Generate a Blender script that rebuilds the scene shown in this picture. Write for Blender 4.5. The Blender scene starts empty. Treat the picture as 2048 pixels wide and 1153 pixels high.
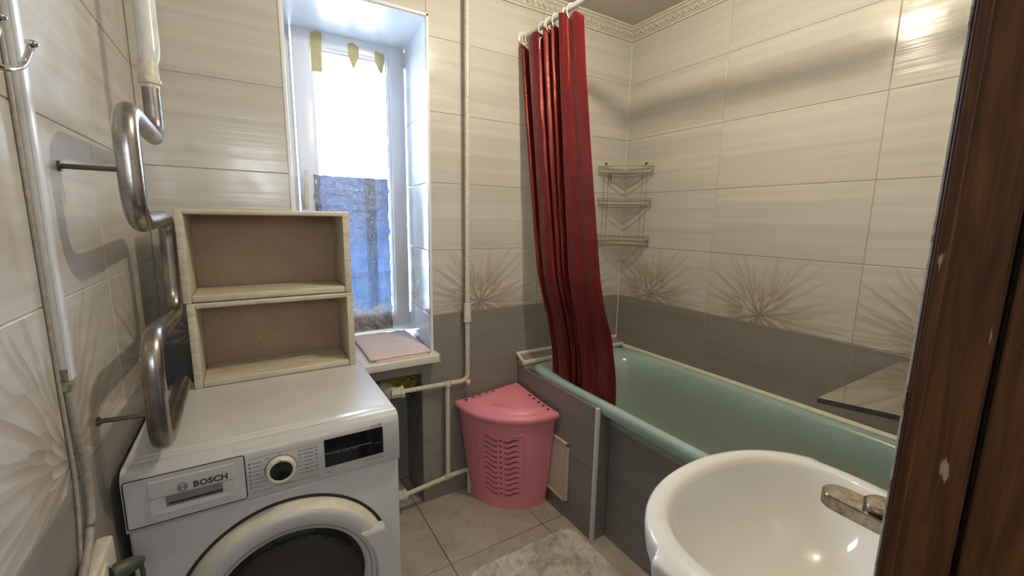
import bpy, bmesh, math, random
from mathutils import Vector, Matrix, noise
random.seed(7)
PI = math.pi
scene = bpy.context.scene
C = scene.collection

# ------------------------------------------------------------ camera, world, lights, exposure
ROT = [[0.850673, -0.525484, 0.014911], [-0.071377, -0.143556, -0.987065], [0.520827, 0.838605, -0.159627]]
cam_d = bpy.data.cameras.new('camera'); cam = bpy.data.objects.new('camera', cam_d); C.objects.link(cam)
cam_d.sensor_width = 36; cam_d.lens = 846.574 / 2048 * 36
cam_d.clip_start = 0.01; cam_d.clip_end = 100
r0, r1, r2 = ROT
cam.matrix_world = Matrix(((r0[0], -r1[0], -r2[0], -1.87866), (r0[1], -r1[1], -r2[1], -1.80433), (r0[2], -r1[2], -r2[2], 1.36873), (0, 0, 0, 1)))
scene.camera = cam

w = bpy.data.worlds.new('daylight'); scene.world = w; w.use_nodes = True
bg = w.node_tree.nodes['Background']
bg.inputs[0].default_value = (0.62, 0.79, 1.0, 1); bg.inputs[1].default_value = 42

def light(name, kind, loc, energy, color, **kw):
    d = bpy.data.lights.new(name, kind); d.energy = energy; d.color = color
    for k, v in kw.items(): setattr(d, k, v)
    o = bpy.data.objects.new(name, d); o.location = loc; C.objects.link(o); return o
bulb = light('ceiling_bulb', 'POINT', (-0.96, -0.94, 2.29), 29.5, (1.0, 0.89, 0.67), shadow_soft_size=0.022)
hall = light('hallway_fill', 'POINT', (-1.75, -2.75, 1.75), 28, (0.84, 0.92, 1.0), shadow_soft_size=0.25)  # added unseen fill lamp, brightens the room through the doorway

# sampling portal in the window opening: guides rays to the sky, emits nothing itself
portal = light('window_portal', 'AREA', (-1.414, 0.50, 1.50), 1, (1, 1, 1), shape='RECTANGLE', size=0.46, size_y=1.40)
portal.rotation_euler = (-PI / 2, 0, 0); portal.data.cycles.is_portal = True

vs = scene.view_settings
scene.display_settings.display_device = 'sRGB'
vs.view_transform = 'Standard'; vs.look = 'None'; vs.exposure = 0.0; vs.gamma = 1.0; vs.use_curve_mapping = False

# ------------------------------------------------------------ material helpers
class NT:
    def __init__(s, name):
        s.m = bpy.data.materials.new(name); s.m.use_nodes = True
        s.t = s.m.node_tree; s.t.nodes.clear()
        s.out = s.t.nodes.new('ShaderNodeOutputMaterial')
    def n(s, typ, ins=None, **props):
        nd = s.t.nodes.new(typ)
        for k, v in props.items(): setattr(nd, k, v)
        for k, v in (ins or {}).items(): s.set(nd.inputs[k], v)
        return nd
    def set(s, sock, v):
        if isinstance(v, bpy.types.NodeSocket): s.t.links.new(v, sock)
        elif isinstance(v, (tuple, list)) and len(v) == 3 and sock.type == 'RGBA': sock.default_value = (*v, 1)
        else: sock.default_value = v
    def math(s, op, a, b=0.0, c=0.0, clamp=False):
        nd = s.n('ShaderNodeMath', {0: a, 1: b, 2: c}, operation=op); nd.use_clamp = clamp; return nd.outputs[0]
    def mix(s, fac, a, b, blend='MIX'):
        nd = s.n('ShaderNodeMix', data_type='RGBA', blend_type=blend)
        s.set(nd.inputs[0], fac); s.set(nd.inputs[6], a); s.set(nd.inputs[7], b); return nd.outputs[2]
    def noise(s, vec, scale, detail=2.0, rough=0.5, dist=0.0):
        nd = s.n('ShaderNodeTexNoise', {'Scale': scale, 'Detail': detail, 'Roughness': rough, 'Distortion': dist})
        if vec is not None: s.set(nd.inputs['Vector'], vec)
        return nd.outputs[0]
    def mapping(s, vec, scale=(1, 1, 1), loc=(0, 0, 0)):
        nd = s.n('ShaderNodeMapping', {'Vector': vec}); nd.inputs['Scale'].default_value = scale; nd.inputs['Location'].default_value = loc
        return nd.outputs[0]
    def ramp(s, fac, stops):
        nd = s.n('ShaderNodeValToRGB', {0: fac}); e = nd.color_ramp.elements
        while len(e) < len(stops): e.new(0.5)
        for el, (p, c) in zip(e, stops): el.position = p; el.color = (*c, 1) if len(c) == 3 else c
        return nd.outputs[0]
    def sstep(s, x, lo, hi):
        nd = s.n('ShaderNodeMapRange', {0: x, 1: lo, 2: hi, 3: 0.0, 4: 1.0}, interpolation_type='SMOOTHSTEP'); return nd.outputs[0]
    def obj(s): return s.n('ShaderNodeTexCoord').outputs['Object']
    def uv(s): return s.n('ShaderNodeTexCoord').outputs['UV']
    def geo(s): return s.n('ShaderNodeNewGeometry').outputs['Position']
    def bump(s, h, strength=0.2, dist=0.002):
        return s.n('ShaderNodeBump', {'Height': h, 'Strength': strength, 'Distance': dist}).outputs[0]
    def bsdf(s, color, rough=0.5, metal=0.0, normal=None, **kw):
        nd = s.n('ShaderNodeBsdfPrincipled', {'Base Color': color, 'Roughness': rough, 'Metallic': metal})
        if normal is not None: s.set(nd.inputs['Normal'], normal)
        for k, v in kw.items(): s.set(nd.inputs[k.replace('_', ' ')], v)
        s.t.links.new(nd.outputs[0], s.out.inputs[0]); return nd

def simple(name, color, rough=0.5, metal=0.0, var=0.06, scale=30, bump=0.0, bscale=200, **kw):
    t = NT(name); p = t.geo()
    nz = t.noise(p, scale, 4)
    c2 = tuple(max(0, c * (1 - var * 2)) for c in color); c1 = tuple(min(1, c * (1 + var)) for c in color)
    col = t.ramp(nz, [(0.3, c2), (0.7, c1)])
    nrm = t.bump(t.noise(p, bscale, 3), bump, 0.002) if bump else None
    t.bsdf(col, rough, metal, nrm, **kw); return t.m

# ------------------------------------------------------------ materials
def tile_light(name, flower=False, cool=0.0):
    t = NT(name); uv = t.uv(); p = t.geo()
    orand = t.n('ShaderNodeObjectInfo').outputs['Random']
    sep = t.n('ShaderNodeSeparateXYZ', {0: uv}); u, v = sep.outputs[0], sep.outputs[1]
    shift = t.n('ShaderNodeCombineXYZ', {0: t.math('MULTIPLY', orand, 7.0), 1: t.math('MULTIPLY', orand, 3.0)}).outputs[0]
    uvs = t.n('ShaderNodeVectorMath', {0: uv, 1: shift}, operation='ADD').outputs[0]
    st = t.noise(t.mapping(uvs, (0.45, 26, 1)), 1.0, 3, 0.55)
    fine = t.noise(t.mapping(uvs, (6, 420, 1)), 1.0, 2, 0.5)
    base = t.ramp(st, [(0.30, (0.50, 0.475, 0.43)), (0.5, (0.56, 0.535, 0.49)), (0.70, (0.61, 0.585, 0.54))])
    base = t.mix(t.math('MULTIPLY', fine, 0.10), base, (0.40, 0.36, 0.31))
    if flower:
        wob = t.math('MULTIPLY', t.math('SUBTRACT', t.noise(t.mapping(uv, (9, 9, 1)), 1.0, 2), 0.5), 0.030)
        x = t.math('ADD', t.math('SUBTRACT', u, 0.250), wob)
        y = t.math('SUBTRACT', v, 0.040)
        r = t.math('SQRT', t.math('ADD', t.math('MULTIPLY', x, x), t.math('MULTIPLY', y, y)))
        th = t.math('ARCTAN2', y, x)
        # petals stretch sideways more than upwards
        cs = t.math('ABSOLUTE', t.math('COSINE', th))
        halo = t.sstep(t.math('ADD', r, t.math('MULTIPLY', t.math('ABSOLUTE', y), 0.2)), 0.19, 0.04)
        base = t.mix(t.math('MULTIPLY', halo, 0.62), base, (0.36, 0.305, 0.25))
        dk, md, lt = (0.27, 0.22, 0.175), (0.38, 0.325, 0.27), (0.66, 0.615, 0.55)
        layers = [(33, 0.37, 0.34, 0.34, 0.0105, 0.60, md, (0.50, 0.45, 0.39), 3),
                  (27, 0.81, 0.25, 0.32, 0.0110, 0.65, dk, (0.54, 0.485, 0.42), 17),
                  (24, 0.13, 0.175, 0.26, 0.0110, 0.75, dk, (0.50, 0.45, 0.385), 31),
                  (21, 0.55, 0.140, 0.22, 0.0120, 0.88, (0.24, 0.19, 0.15), (0.50, 0.445, 0.38), 47),
                  (13, 0.05, 0.104, 0.22, 0.0130, 0.95, (0.20, 0.155, 0.12), (0.60, 0.55, 0.485), 59),
                  (8, 0.66, 0.072, 0.22, 0.0120, 1.0, (0.17, 0.13, 0.10), lt, 71)]
        for i, (N, off, Ln, var, W, op, c_dark, c_light, seed) in enumerate(layers):
            if i == 5:
                base = t.mix(t.math('MULTIPLY', t.sstep(r, 0.034, 0.004), 0.8), base, (0.10, 0.075, 0.055))
            a = t.math('ADD', t.math('MULTIPLY', th, N / (2 * PI)), off + 50)
            cell = t.math('FLOOR', a); fr = t.math('SUBTRACT', t.math('SUBTRACT', a, cell), 0.5)
            r1_ = t.n('ShaderNodeTexWhiteNoise', {'W': t.math('ADD', cell, seed * 1.37)}, noise_dimensions='1D').outputs[0]
            r2_ = t.n('ShaderNodeTexWhiteNoise', {'W': t.math('ADD', cell, seed * 2.11 + 0.5)}, noise_dimensions='1D').outputs[0]
            ln = t.math('MULTIPLY', t.math('ADD', Ln * (1 - var), t.math('MULTIPLY', r1_, Ln * 2 * var)), t.math('ADD', 0.82, t.math('MULTIPLY', cs, 0.25)))
            tt = t.math('DIVIDE', r, ln)
            if i < 3:
                hw = t.math('MULTIPLY', t.math('SQRT', t.math('MAXIMUM', t.math('MULTIPLY', tt, t.math('SUBTRACT', 1.0, tt)), 0.0)), 2 * W)
            else:
                hw = t.math('MULTIPLY', t.math('MULTIPLY', t.math('POWER', tt, 0.75), t.math('POWER', t.math('MAXIMUM', t.math('SUBTRACT', 1.0, tt), 0.0), 0.32)), 1.75 * W)
            fo = t.math('ADD', fr, t.math('MULTIPLY', t.math('SUBTRACT', r2_, 0.5), 0.4))
            d = t.math('MULTIPLY', t.math('MULTIPLY', fo, 2 * PI / N), r)
            m = t.sstep(t.math('SUBTRACT', hw, t.math('ABSOLUTE', d)), 0.0, 0.0022)
            side = t.sstep(t.math('DIVIDE', d, W), -0.9, 0.9)
            shade = t.math('ADD', t.math('MULTIPLY', side, 0.55), t.math('MULTIPLY', tt, 0.45), clamp=True)
            pc = t.mix(shade, c_dark, c_light)
            base = t.mix(t.math('MULTIPLY', m, op), base, pc)
    bh = t.math('ADD', st, t.math('MULTIPLY', t.noise(t.mapping(uvs, (5, 14, 1)), 1.0, 2), 0.6))
    nrm = t.bump(bh, 0.30, 0.0035)
    rough = t.ramp(t.noise(p, 14, 3), [(0.3, (0.12,) * 3), (0.75, (0.27,) * 3)])
    t.bsdf(base, rough, 0, nrm, Specular_IOR_Level=0.5); return t.m

def tile_dark(name, k=(1, 1, 1)):
    t = NT(name); uv = t.uv()
    orand = t.n('ShaderNodeObjectInfo').outputs['Random']
    shift = t.n('ShaderNodeCombineXYZ', {0: t.math('MULTIPLY', orand, 7.0), 1: t.math('MULTIPLY', orand, 3.0)}).outputs[0]
    uvs = t.n('ShaderNodeVectorMath', {0: uv, 1: shift}, operation='ADD').outputs[0]
    st = t.noise(t.mapping(uvs, (1.2, 22, 1)), 1.0, 3, 0.55)
    fine = t.noise(t.mapping(uvs, (8, 500, 1)), 1.0, 2, 0.5)
    base = t.ramp(st, [(0.3, (0.235, 0.222, 0.200)), (0.7, (0.295, 0.280, 0.255))])
    base = t.mix(t.math('MULTIPLY', fine, 0.35), base, (0.165, 0.152, 0.135))
    base = t.mix(1.0, base, k, 'MULTIPLY')
    nrm = t.bump(st, 0.15, 0.002)
    t.bsdf(base, 0.32, 0, nrm); return t.m

def tile_floor(name):
    t = NT(name); p = t.geo()
    a = t.noise(p, 3.2, 6, 0.62, 0.6); b = t.noise(p, 24, 4)
    base = t.ramp(a, [(0.28, (0.31, 0.27, 0.225)), (0.5, (0.43, 0.385, 0.33)), (0.72, (0.50, 0.455, 0.395))])
    base = t.mix(t.math('MULTIPLY', t.sstep(b, 0.5, 0.8), 0.35), base, (0.17, 0.14, 0.105))
    spk = t.sstep(t.noise(p, 110, 2), 0.74, 0.80)
    base = t.mix(t.math('MULTIPLY', spk, 0.7), base, (0.05, 0.04, 0.035))
    t.bsdf(base, 0.42, 0, t.bump(b, 0.1, 0.001)); return t.m

M = {}
M['light'] = tile_light('cream_wave_tile'); M['flower'] = tile_light('flower_print_tile', True)
M['dark'] = tile_dark('grey_brown_tile'); M['dark2'] = tile_dark('slate_grey_bath_panel_tile', (1.0, 1.02, 1.17)); M['floor'] = tile_floor('beige_stone_floor_tile')
M['reveal'] = simple('pale_glossy_reveal_tile', (0.74, 0.75, 0.78), 0.10, scale=6, var=0.03, bump=0.12, bscale=14)
M['grout'] = simple('beige_grout', (0.47, 0.42, 0.35), 0.85, scale=60, var=0.12)
M['grout_dark'] = simple('dark_floor_grout', (0.075, 0.055, 0.04), 0.9, scale=60)
M['ceiling'] = simple('taupe_ceiling_paint', (0.56, 0.51, 0.45), 0.75, scale=2.5, var=0.03)
M['plaster'] = simple('hall_plaster', (0.42, 0.38, 0.33), 0.9, scale=4)
M['cornice'] = simple('off_white_foam_cornice', (0.60, 0.555, 0.475), 0.75, scale=40, bump=0.15)
M['pvc'] = simple('white_pvc', (0.77, 0.78, 0.81), 0.28, scale=8, var=0.015)
M['trim'] = simple('cream_plastic_trim', (0.70, 0.66, 0.57), 0.35, scale=40, var=0.05)
M['sill'] = simple('white_sill_plastic', (0.74, 0.71, 0.63), 0.22, scale=12, var=0.03)
M['pipe'] = simple('cream_painted_pipe', (0.66, 0.61, 0.51), 0.35, scale=70, var=0.10, bump=0.25, bscale=60)
def m_enamel(name, c, rough):
    t = NT(name); p = t.geo(); sp_ = t.n('ShaderNodeSeparateXYZ', {0: p})
    a = t.noise(p, 7, 4)
    col = t.ramp(a, [(0.3, tuple(k * 0.96 for k in c)), (0.7, tuple(k * 1.03 for k in c))])
    st = t.noise(t.mapping(p, (5, 130, 130)), 1.0, 5, 0.7)
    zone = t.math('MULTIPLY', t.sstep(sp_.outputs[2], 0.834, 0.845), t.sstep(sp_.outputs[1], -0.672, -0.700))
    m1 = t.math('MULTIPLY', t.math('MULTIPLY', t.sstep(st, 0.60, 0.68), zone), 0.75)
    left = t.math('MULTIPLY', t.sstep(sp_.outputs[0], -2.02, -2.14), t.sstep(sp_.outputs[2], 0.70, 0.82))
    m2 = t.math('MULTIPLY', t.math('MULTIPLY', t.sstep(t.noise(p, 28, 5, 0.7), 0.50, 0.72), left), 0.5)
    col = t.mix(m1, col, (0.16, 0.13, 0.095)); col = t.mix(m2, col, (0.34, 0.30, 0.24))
    t.bsdf(col, rough, 0); return t.m
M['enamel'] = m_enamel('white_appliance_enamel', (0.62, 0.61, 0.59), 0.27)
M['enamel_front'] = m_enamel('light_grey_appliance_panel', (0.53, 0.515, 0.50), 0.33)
M['ivory'] = simple('yellowed_white_plastic', (0.66, 0.62, 0.51), 0.35, scale=25, var=0.07)
M['black'] = simple('black_gloss', (0.006, 0.006, 0.008), 0.08, var=0)
M['rubber'] = simple('dark_seam_rubber', (0.03, 0.02, 0.018), 0.6)
M['ink'] = simple('dark_grey_print', (0.055, 0.05, 0.05), 0.5, var=0)
M['ink_soft'] = simple('soft_grey_print', (0.14, 0.13, 0.125), 0.5, var=0)
M['pale_ink'] = simple('pale_display_print', (0.45, 0.45, 0.47), 0.4, var=0)
M['red_ink'] = simple('red_mark', (0.33, 0.015, 0.012), 0.4, var=0)
M['chrome'] = simple('chrome', (0.72, 0.71, 0.70), 0.10, 1.0, scale=30, var=0.12)
M['wire'] = simple('cream_coated_wire', (0.40, 0.355, 0.25), 0.35, 0.15)
M['iron'] = simple('dark_steel_rod', (0.13, 0.10, 0.085), 0.45, 0.6)
M['ceramic'] = simple('white_ceramic', (0.70, 0.68, 0.635), 0.09, scale=3, var=0.015)
M['ring'] = simple('white_ring_plastic', (0.72, 0.70, 0.64), 0.35)
M['rodwhite'] = simple('white_rod', (0.68, 0.68, 0.67), 0.25)
M['towel'] = simple('pale_pink_terry', (0.76, 0.62, 0.58), 0.95, scale=220, var=0.10, bump=0.9, bscale=260)
M['towel2'] = simple('peach_ribbed_cloth', (0.74, 0.56, 0.46), 0.95, scale=200, var=0.08, bump=0.7, bscale=300)
M['rag'] = simple('yellow_rag', (0.36, 0.27, 0.05), 0.9, scale=50, var=0.25, bump=0.6, bscale=90)
M['green'] = simple('dark_green_plug', (0.052, 0.062, 0.05), 0.45)
M['cable'] = simple('grey_beige_cable', (0.34, 0.30, 0.25), 0.5, scale=90, var=0.12)
M['lampglass'] = simple('lamp_base', (0.5, 0.5, 0.48), 0.5)
M['post'] = simple('pale_post', (0.16, 0.17, 0.17), 0.8)
M['ground'] = simple('outside_ground', (0.60, 0.62, 0.63), 0.95, scale=6, var=0.05)

def m_steel():
    t = NT('worn_steel_tube'); p = t.geo()
    a = t.noise(p, 16, 5, 0.6); b = t.noise(p, 90, 4)
    col = t.ramp(a, [(0.3, (0.22, 0.20, 0.185)), (0.6, (0.40, 0.375, 0.35)), (0.8, (0.48, 0.45, 0.42))])
    col = t.mix(t.math('MULTIPLY', t.sstep(b, 0.66, 0.74), 0.6), col, (0.17, 0.145, 0.125))
    rough = t.ramp(a, [(0.3, (0.34,) * 3), (0.8, (0.2,) * 3)])
    t.bsdf(col, rough, 1.0, t.bump(b, 0.10, 0.001)); return t.m
M['steel'] = m_steel()

def m_paintwood():
    t = NT('worn_cream_painted_wood'); p = t.geo()
    g = t.noise(t.mapping(p, (3, 40, 40)), 3.0, 5, 0.6); d = t.noise(p, 18, 5, 0.65)
    col = t.ramp(g, [(0.3, (0.44, 0.39, 0.29)), (0.55, (0.60, 0.55, 0.43)), (0.8, (0.66, 0.61, 0.49))])
    col = t.mix(t.math('MULTIPLY', t.sstep(d, 0.56, 0.72), 0.55), col, (0.30, 0.24, 0.16))
    t.bsdf(col, 0.55, 0, t.bump(g, 0.35, 0.0015)); return t.m
M['paintwood'] = m_paintwood()

def m_hardboard():
    t = NT('brown_hardboard'); p = t.geo()
    a = t.noise(p, 5, 5, 0.6); f = t.noise(p, 240, 2)
    col = t.ramp(a, [(0.3, (0.34, 0.225, 0.15)), (0.7, (0.43, 0.295, 0.20))])
    col = t.mix(t.math('MULTIPLY', f, 0.25), col, (0.22, 0.15, 0.10))
    v = t.n('ShaderNodeTexVoronoi', {'Vector': p, 'Scale': 38.0}).outputs['Distance']
    msk = t.math('MULTIPLY', t.sstep(v, 0.105, 0.06), t.sstep(t.noise(p, 7, 2), 0.52, 0.60))
    col = t.mix(msk, col, (0.03, 0.018, 0.012))
    t.bsdf(col, 0.6, 0, t.bump(f, 0.15, 0.001)); return t.m
M['hardboard'] = m_hardboard()

def m_brownwood():
    t = NT('dark_brown_varnished_wood'); p = t.geo()
    g = t.noise(t.mapping(p, (45, 45, 3.2)), 2.0, 6, 0.62, 0.8)
    col = t.ramp(g, [(0.25, (0.030, 0.011, 0.004)), (0.5, (0.080, 0.030, 0.010)), (0.75, (0.14, 0.058, 0.020))])
    sc = t.noise(t.mapping(p, (60, 60, 9)), 1.6, 3)
    col = t.mix(t.math('MULTIPLY', t.sstep(sc, 0.69, 0.72), 0.8), col, (0.42, 0.31, 0.22))
    t.bsdf(col, 0.48, 0, t.bump(g, 0.35, 0.002), Specular_IOR_Level=0.28); return t.m
M['wood'] = m_brownwood()
def m_edge_highlight():
    t = NT('pale_highlight_and_chips_on_wood'); p = t.geo()
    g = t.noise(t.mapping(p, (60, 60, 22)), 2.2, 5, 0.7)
    col = t.ramp(g, [(0.50, (0.50, 0.50, 0.52)), (0.60, (0.20, 0.11, 0.06))])  # pale window highlight put into the colour, broken by brown chips
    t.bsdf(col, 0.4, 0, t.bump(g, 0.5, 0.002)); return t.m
M['edge_highlight'] = m_edge_highlight()

def m_tub():
    t = NT('aqua_bathtub_enamel'); p = t.geo()
    a = t.noise(p, 7, 5, 0.6)
    st = t.noise(t.mapping(p, (26, 26, 3)), 1.6, 4, 0.6)
    sz = t.n('ShaderNodeSeparateXYZ', {0: p}).outputs[2]
    col = t.ramp(a, [(0.3, (0.33, 0.455, 0.44)), (0.7, (0.40, 0.53, 0.52))])
    worn = t.math('MULTIPLY', t.sstep(sz, 0.60, 0.50), t.math('ADD', 0.45, t.math('MULTIPLY', st, 0.5)))
    col = t.mix(worn, col, (0.33, 0.39, 0.32))
    t.bsdf(col, 0.20, 0, t.bump(a, 0.05, 0.002)); return t.m
M['tub'] = m_tub()

def m_curtain():
    t = NT('dark_red_dotted_satin'); uv = t.uv()
    sc = 1 / 0.0072
    s = t.n('ShaderNodeVectorMath', {0: uv, 3: sc}, operation='SCALE').outputs[0]
    sep = t.n('ShaderNodeSeparateXYZ', {0: s})
    row = t.math('FLOOR', sep.outputs[1])
    x = t.math('FRACT', t.math('ADD', sep.outputs[0], t.math('MULTIPLY', t.math('MODULO', row, 2.0), 0.5)))
    y = t.math('FRACT', sep.outputs[1])
    dx = t.math('SUBTRACT', x, 0.5); dy = t.math('SUBTRACT', y, 0.5)
    d = t.math('SQRT', t.math('ADD', t.math('MULTIPLY', dx, dx), t.math('MULTIPLY', dy, dy)))
    dot = t.sstep(d, 0.27, 0.19)
    n1 = t.noise(t.mapping(uv, (30, 3, 1)), 1.0, 4)
    col = t.ramp(n1, [(0.3, (0.095, 0.0065, 0.010)), (0.7, (0.135, 0.010, 0.013))])
    col = t.mix(t.math('MULTIPLY', dot, 0.42), col, (0.05, 0.003, 0.006))
    rough = t.math('SUBTRACT', 0.42, t.math('MULTIPLY', dot, 0.20))
    cr = t.noise(t.mapping(uv, (6, 5, 1)), 1.5, 4, 0.6)
    nrm = t.bump(t.math('ADD', t.math('MULTIPLY', cr, 3.0), t.math('MULTIPLY', dot, -0.1)), 0.35, 0.004)
    t.bsdf(col, rough, 0, nrm, Sheen_Weight=0.06, Sheen_Tint=(0.9, 0.25, 0.25), Specular_IOR_Level=0.75, Specular_Tint=(1.0, 0.40, 0.30)); return t.m
M['curtain'] = m_curtain()
def m_pink():
    t = NT('pink_plastic'); p = t.geo()
    a = t.noise(p, 5, 4)
    col = t.ramp(a, [(0.3, (0.80, 0.265, 0.345)), (0.7, (0.86, 0.30, 0.385))])
    t.bsdf(col, 0.30, 0, t.bump(t.noise(p, 30, 2), 0.05, 0.002)); return t.m
M['pink'] = m_pink()
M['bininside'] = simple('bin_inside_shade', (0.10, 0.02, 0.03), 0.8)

def m_glass(name, tint=(1, 1, 1), fac=0.08, rough=0.02):
    t = NT(name)
    tr = t.n('ShaderNodeBsdfTransparent', {0: tint}).outputs[0]
    gl = t.n('ShaderNodeBsdfGlossy', {0: (0.9, 0.9, 0.9), 'Roughness': rough}).outputs[0]
    fz = t.n('ShaderNodeFresnel', {0: 1.45}).outputs[0]
    mx = t.n('ShaderNodeMixShader', {0: t.math('ADD', fz, fac, clamp=True), 1: tr, 2: gl}).outputs[0]
    t.t.links.new(mx, t.out.inputs[0]); return t.m
M['glass'] = m_glass('clear_window_glass', (0.97, 0.98, 1.0), 0.0)
def m_film():
    t = NT('crinkled_blue_foil_film'); p = t.geo()
    sep = t.n('ShaderNodeSeparateXYZ', {0: p}); 
    a = t.noise(t.mapping(p, (1, 1, 1)), 9, 6, 0.65, 1.6)
    fine = t.noise(p, 75, 3, 0.6, 1.0)
    vert = t.noise(t.mapping(p, (34, 1, 5)), 1.0, 4, 0.6)
    diag = t.n('ShaderNodeMapping', {'Vector': p}); diag.inputs['Rotation'].default_value = (0, 0.72, 0); diag.inputs['Scale'].default_value = (2.6, 1, 22)
    dg = t.noise(diag.outputs[0], 1.0, 4, 0.6)
    rd = t.n('ShaderNodeTexNoise', {'Vector': diag.outputs[0], 'Scale': 1.3, 'Detail': 5.0, 'Roughness': 0.7, 'Distortion': 1.2}, noise_type='RIDGED_MULTIFRACTAL').outputs[0]
    rf = t.n('ShaderNodeTexNoise', {'Vector': p, 'Scale': 16.0, 'Detail': 5.0, 'Roughness': 0.6, 'Distortion': 1.8}, noise_type='RIDGED_MULTIFRACTAL').outputs[0]
    crease = t.math('ADD', t.math('MULTIPLY', t.sstep(rd, 0.60, 0.85), 0.55), t.math('MULTIPLY', t.sstep(rf, 0.62, 0.85), 0.5), clamp=True)
    h = t.math('ADD', t.math('ADD', t.math('MULTIPLY', crease, 1.5), t.math('ADD', a, t.math('MULTIPLY', fine, 0.5))), t.math('ADD', vert, dg))
    h = t.math('ADD', h, 0.0)
    low = t.sstep(sep.outputs[2], 1.55, 1.0)
    dens = t.math('ADD', t.math('MULTIPLY', t.math('SUBTRACT', t.math('ADD', dg, t.math('MULTIPLY', vert, low)), 0.5), 0.9), t.math('MULTIPLY', low, 0.10), clamp=True)
    col = t.ramp(dens, [(0.0, (0.0035, 0.0058, 0.0125)), (0.35, (0.0068, 0.0118, 0.0240)), (0.8, (0.016, 0.0275, 0.0470)), (1.0, (0.06, 0.08, 0.10))])
    col = t.mix(t.math('MULTIPLY', crease, 0.8), col, (0.060, 0.078, 0.095))
    chips = t.sstep(t.noise(p, 34, 4, 0.7, 2.0), 0.68, 0.71)
    col = t.mix(t.math('MULTIPLY', chips, t.sstep(sep.outputs[2], 1.42, 1.54)), col, (0.12, 0.13, 0.14))
    peel = t.math('MULTIPLY', t.sstep(t.noise(p, 26, 4, 0.7, 1.0), 0.46, 0.50), t.sstep(sep.outputs[2], 0.95, 0.90))
    tr = t.n('ShaderNodeBsdfTransparent', {0: col}).outputs[0]
    gl = t.n('ShaderNodeBsdfGlossy', {0: (0.75, 0.78, 0.85), 'Roughness': 0.16, 'Normal': t.bump(h, 1.0, 0.012)}).outputs[0]
    mx = t.n('ShaderNodeMixShader', {0: 0.42, 1: tr, 2: gl}).outputs[0]
    df = t.n('ShaderNodeBsdfDiffuse', {0: (0.62, 0.55, 0.55)}).outputs[0]
    tl = t.n('ShaderNodeBsdfTranslucent', {0: (0.05, 0.045, 0.045)}).outputs[0]
    dd = t.n('ShaderNodeMixShader', {0: 0.5, 1: df, 2: tl}).outputs[0]
    bt = t.n('ShaderNodeBsdfTranslucent', {0: t.mix(0.5, t.mix(1.0, col, (2.2, 2.2, 2.2), 'MULTIPLY'), (0.022, 0.032, 0.046))}).outputs[0]
    mx = t.n('ShaderNodeMixShader', {0: t.math('MULTIPLY', low, 0.30), 1: mx, 2: bt}).outputs[0]
    mx2 = t.n('ShaderNodeMixShader', {0: peel, 1: mx, 2: dd}).outputs[0]
    t.t.links.new(mx2, t.out.inputs[0]); return t.m
M['film'] = m_film()
def m_tape():
    t = NT('yellow_masking_tape'); p = t.geo()
    c = t.ramp(t.noise(p, 40, 3), [(0.3, (0.50, 0.43, 0.22)), (0.7, (0.58, 0.50, 0.27))])
    df = t.n('ShaderNodeBsdfDiffuse', {0: c}).outputs[0]
    tl = t.n('ShaderNodeBsdfTranslucent', {0: (0.40, 0.38, 0.26)}).outputs[0]
    mx = t.n('ShaderNodeMixShader', {0: 0.12, 1: df, 2: tl}).outputs[0]
    t.t.links.new(mx, t.out.inputs[0]); return t.m
M['tape'] = m_tape()
def m_porthole():
    t = NT('dark_porthole_glass'); p = t.geo()
    a = t.noise(p, 11, 4, 0.6, 1.5)
    t.bsdf((0.008, 0.0075, 0.007), 0.07, 0, t.bump(a, 0.25, 0.01), Specular_IOR_Level=0.7); return t.m
M['porthole'] = m_porthole()
def m_smoke():
    t = NT('dark_smoked_glass_sheet')
    t.bsdf((0.50, 0.46, 0.40), 0.03, 0.85, None); return t.m
M['smoke'] = m_smoke()
def m_rug():
    t = NT('cream_shag_pile'); p = t.geo()
    a = t.noise(p, 7, 3, 0.6); b = t.noise(p, 160, 2)
    col = t.ramp(a, [(0.36, (0.62, 0.575, 0.51)), (0.50, (0.86, 0.82, 0.75)), (0.7, (0.93, 0.89, 0.83))])
    col = t.mix(t.math('MULTIPLY', b, 0.35), col, (0.93, 0.90, 0.85))
    df = t.n('ShaderNodeBsdfDiffuse', {0: col}).outputs[0]; tl = t.n('ShaderNodeBsdfTranslucent', {0: col}).outputs[0]
    mx = t.n('ShaderNodeMixShader', {0: 0.25, 1: df, 2: tl}).outputs[0]
    t.t.links.new(mx, t.out.inputs[0]); return t.m
M['rug'] = m_rug()
def m_brushed():
    t = NT('spotted_dull_chrome'); p = t.geo()
    a = t.noise(p, 60, 5, 0.7)
    col = t.ramp(a, [(0.35, (0.22, 0.175, 0.125)), (0.6, (0.46, 0.42, 0.36)), (0.8, (0.60, 0.58, 0.54))])
    t.bsdf(col, 0.22, 1.0, t.bump(a, 0.08, 0.001)); return t.m
M['dullchrome'] = m_brushed()

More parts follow.
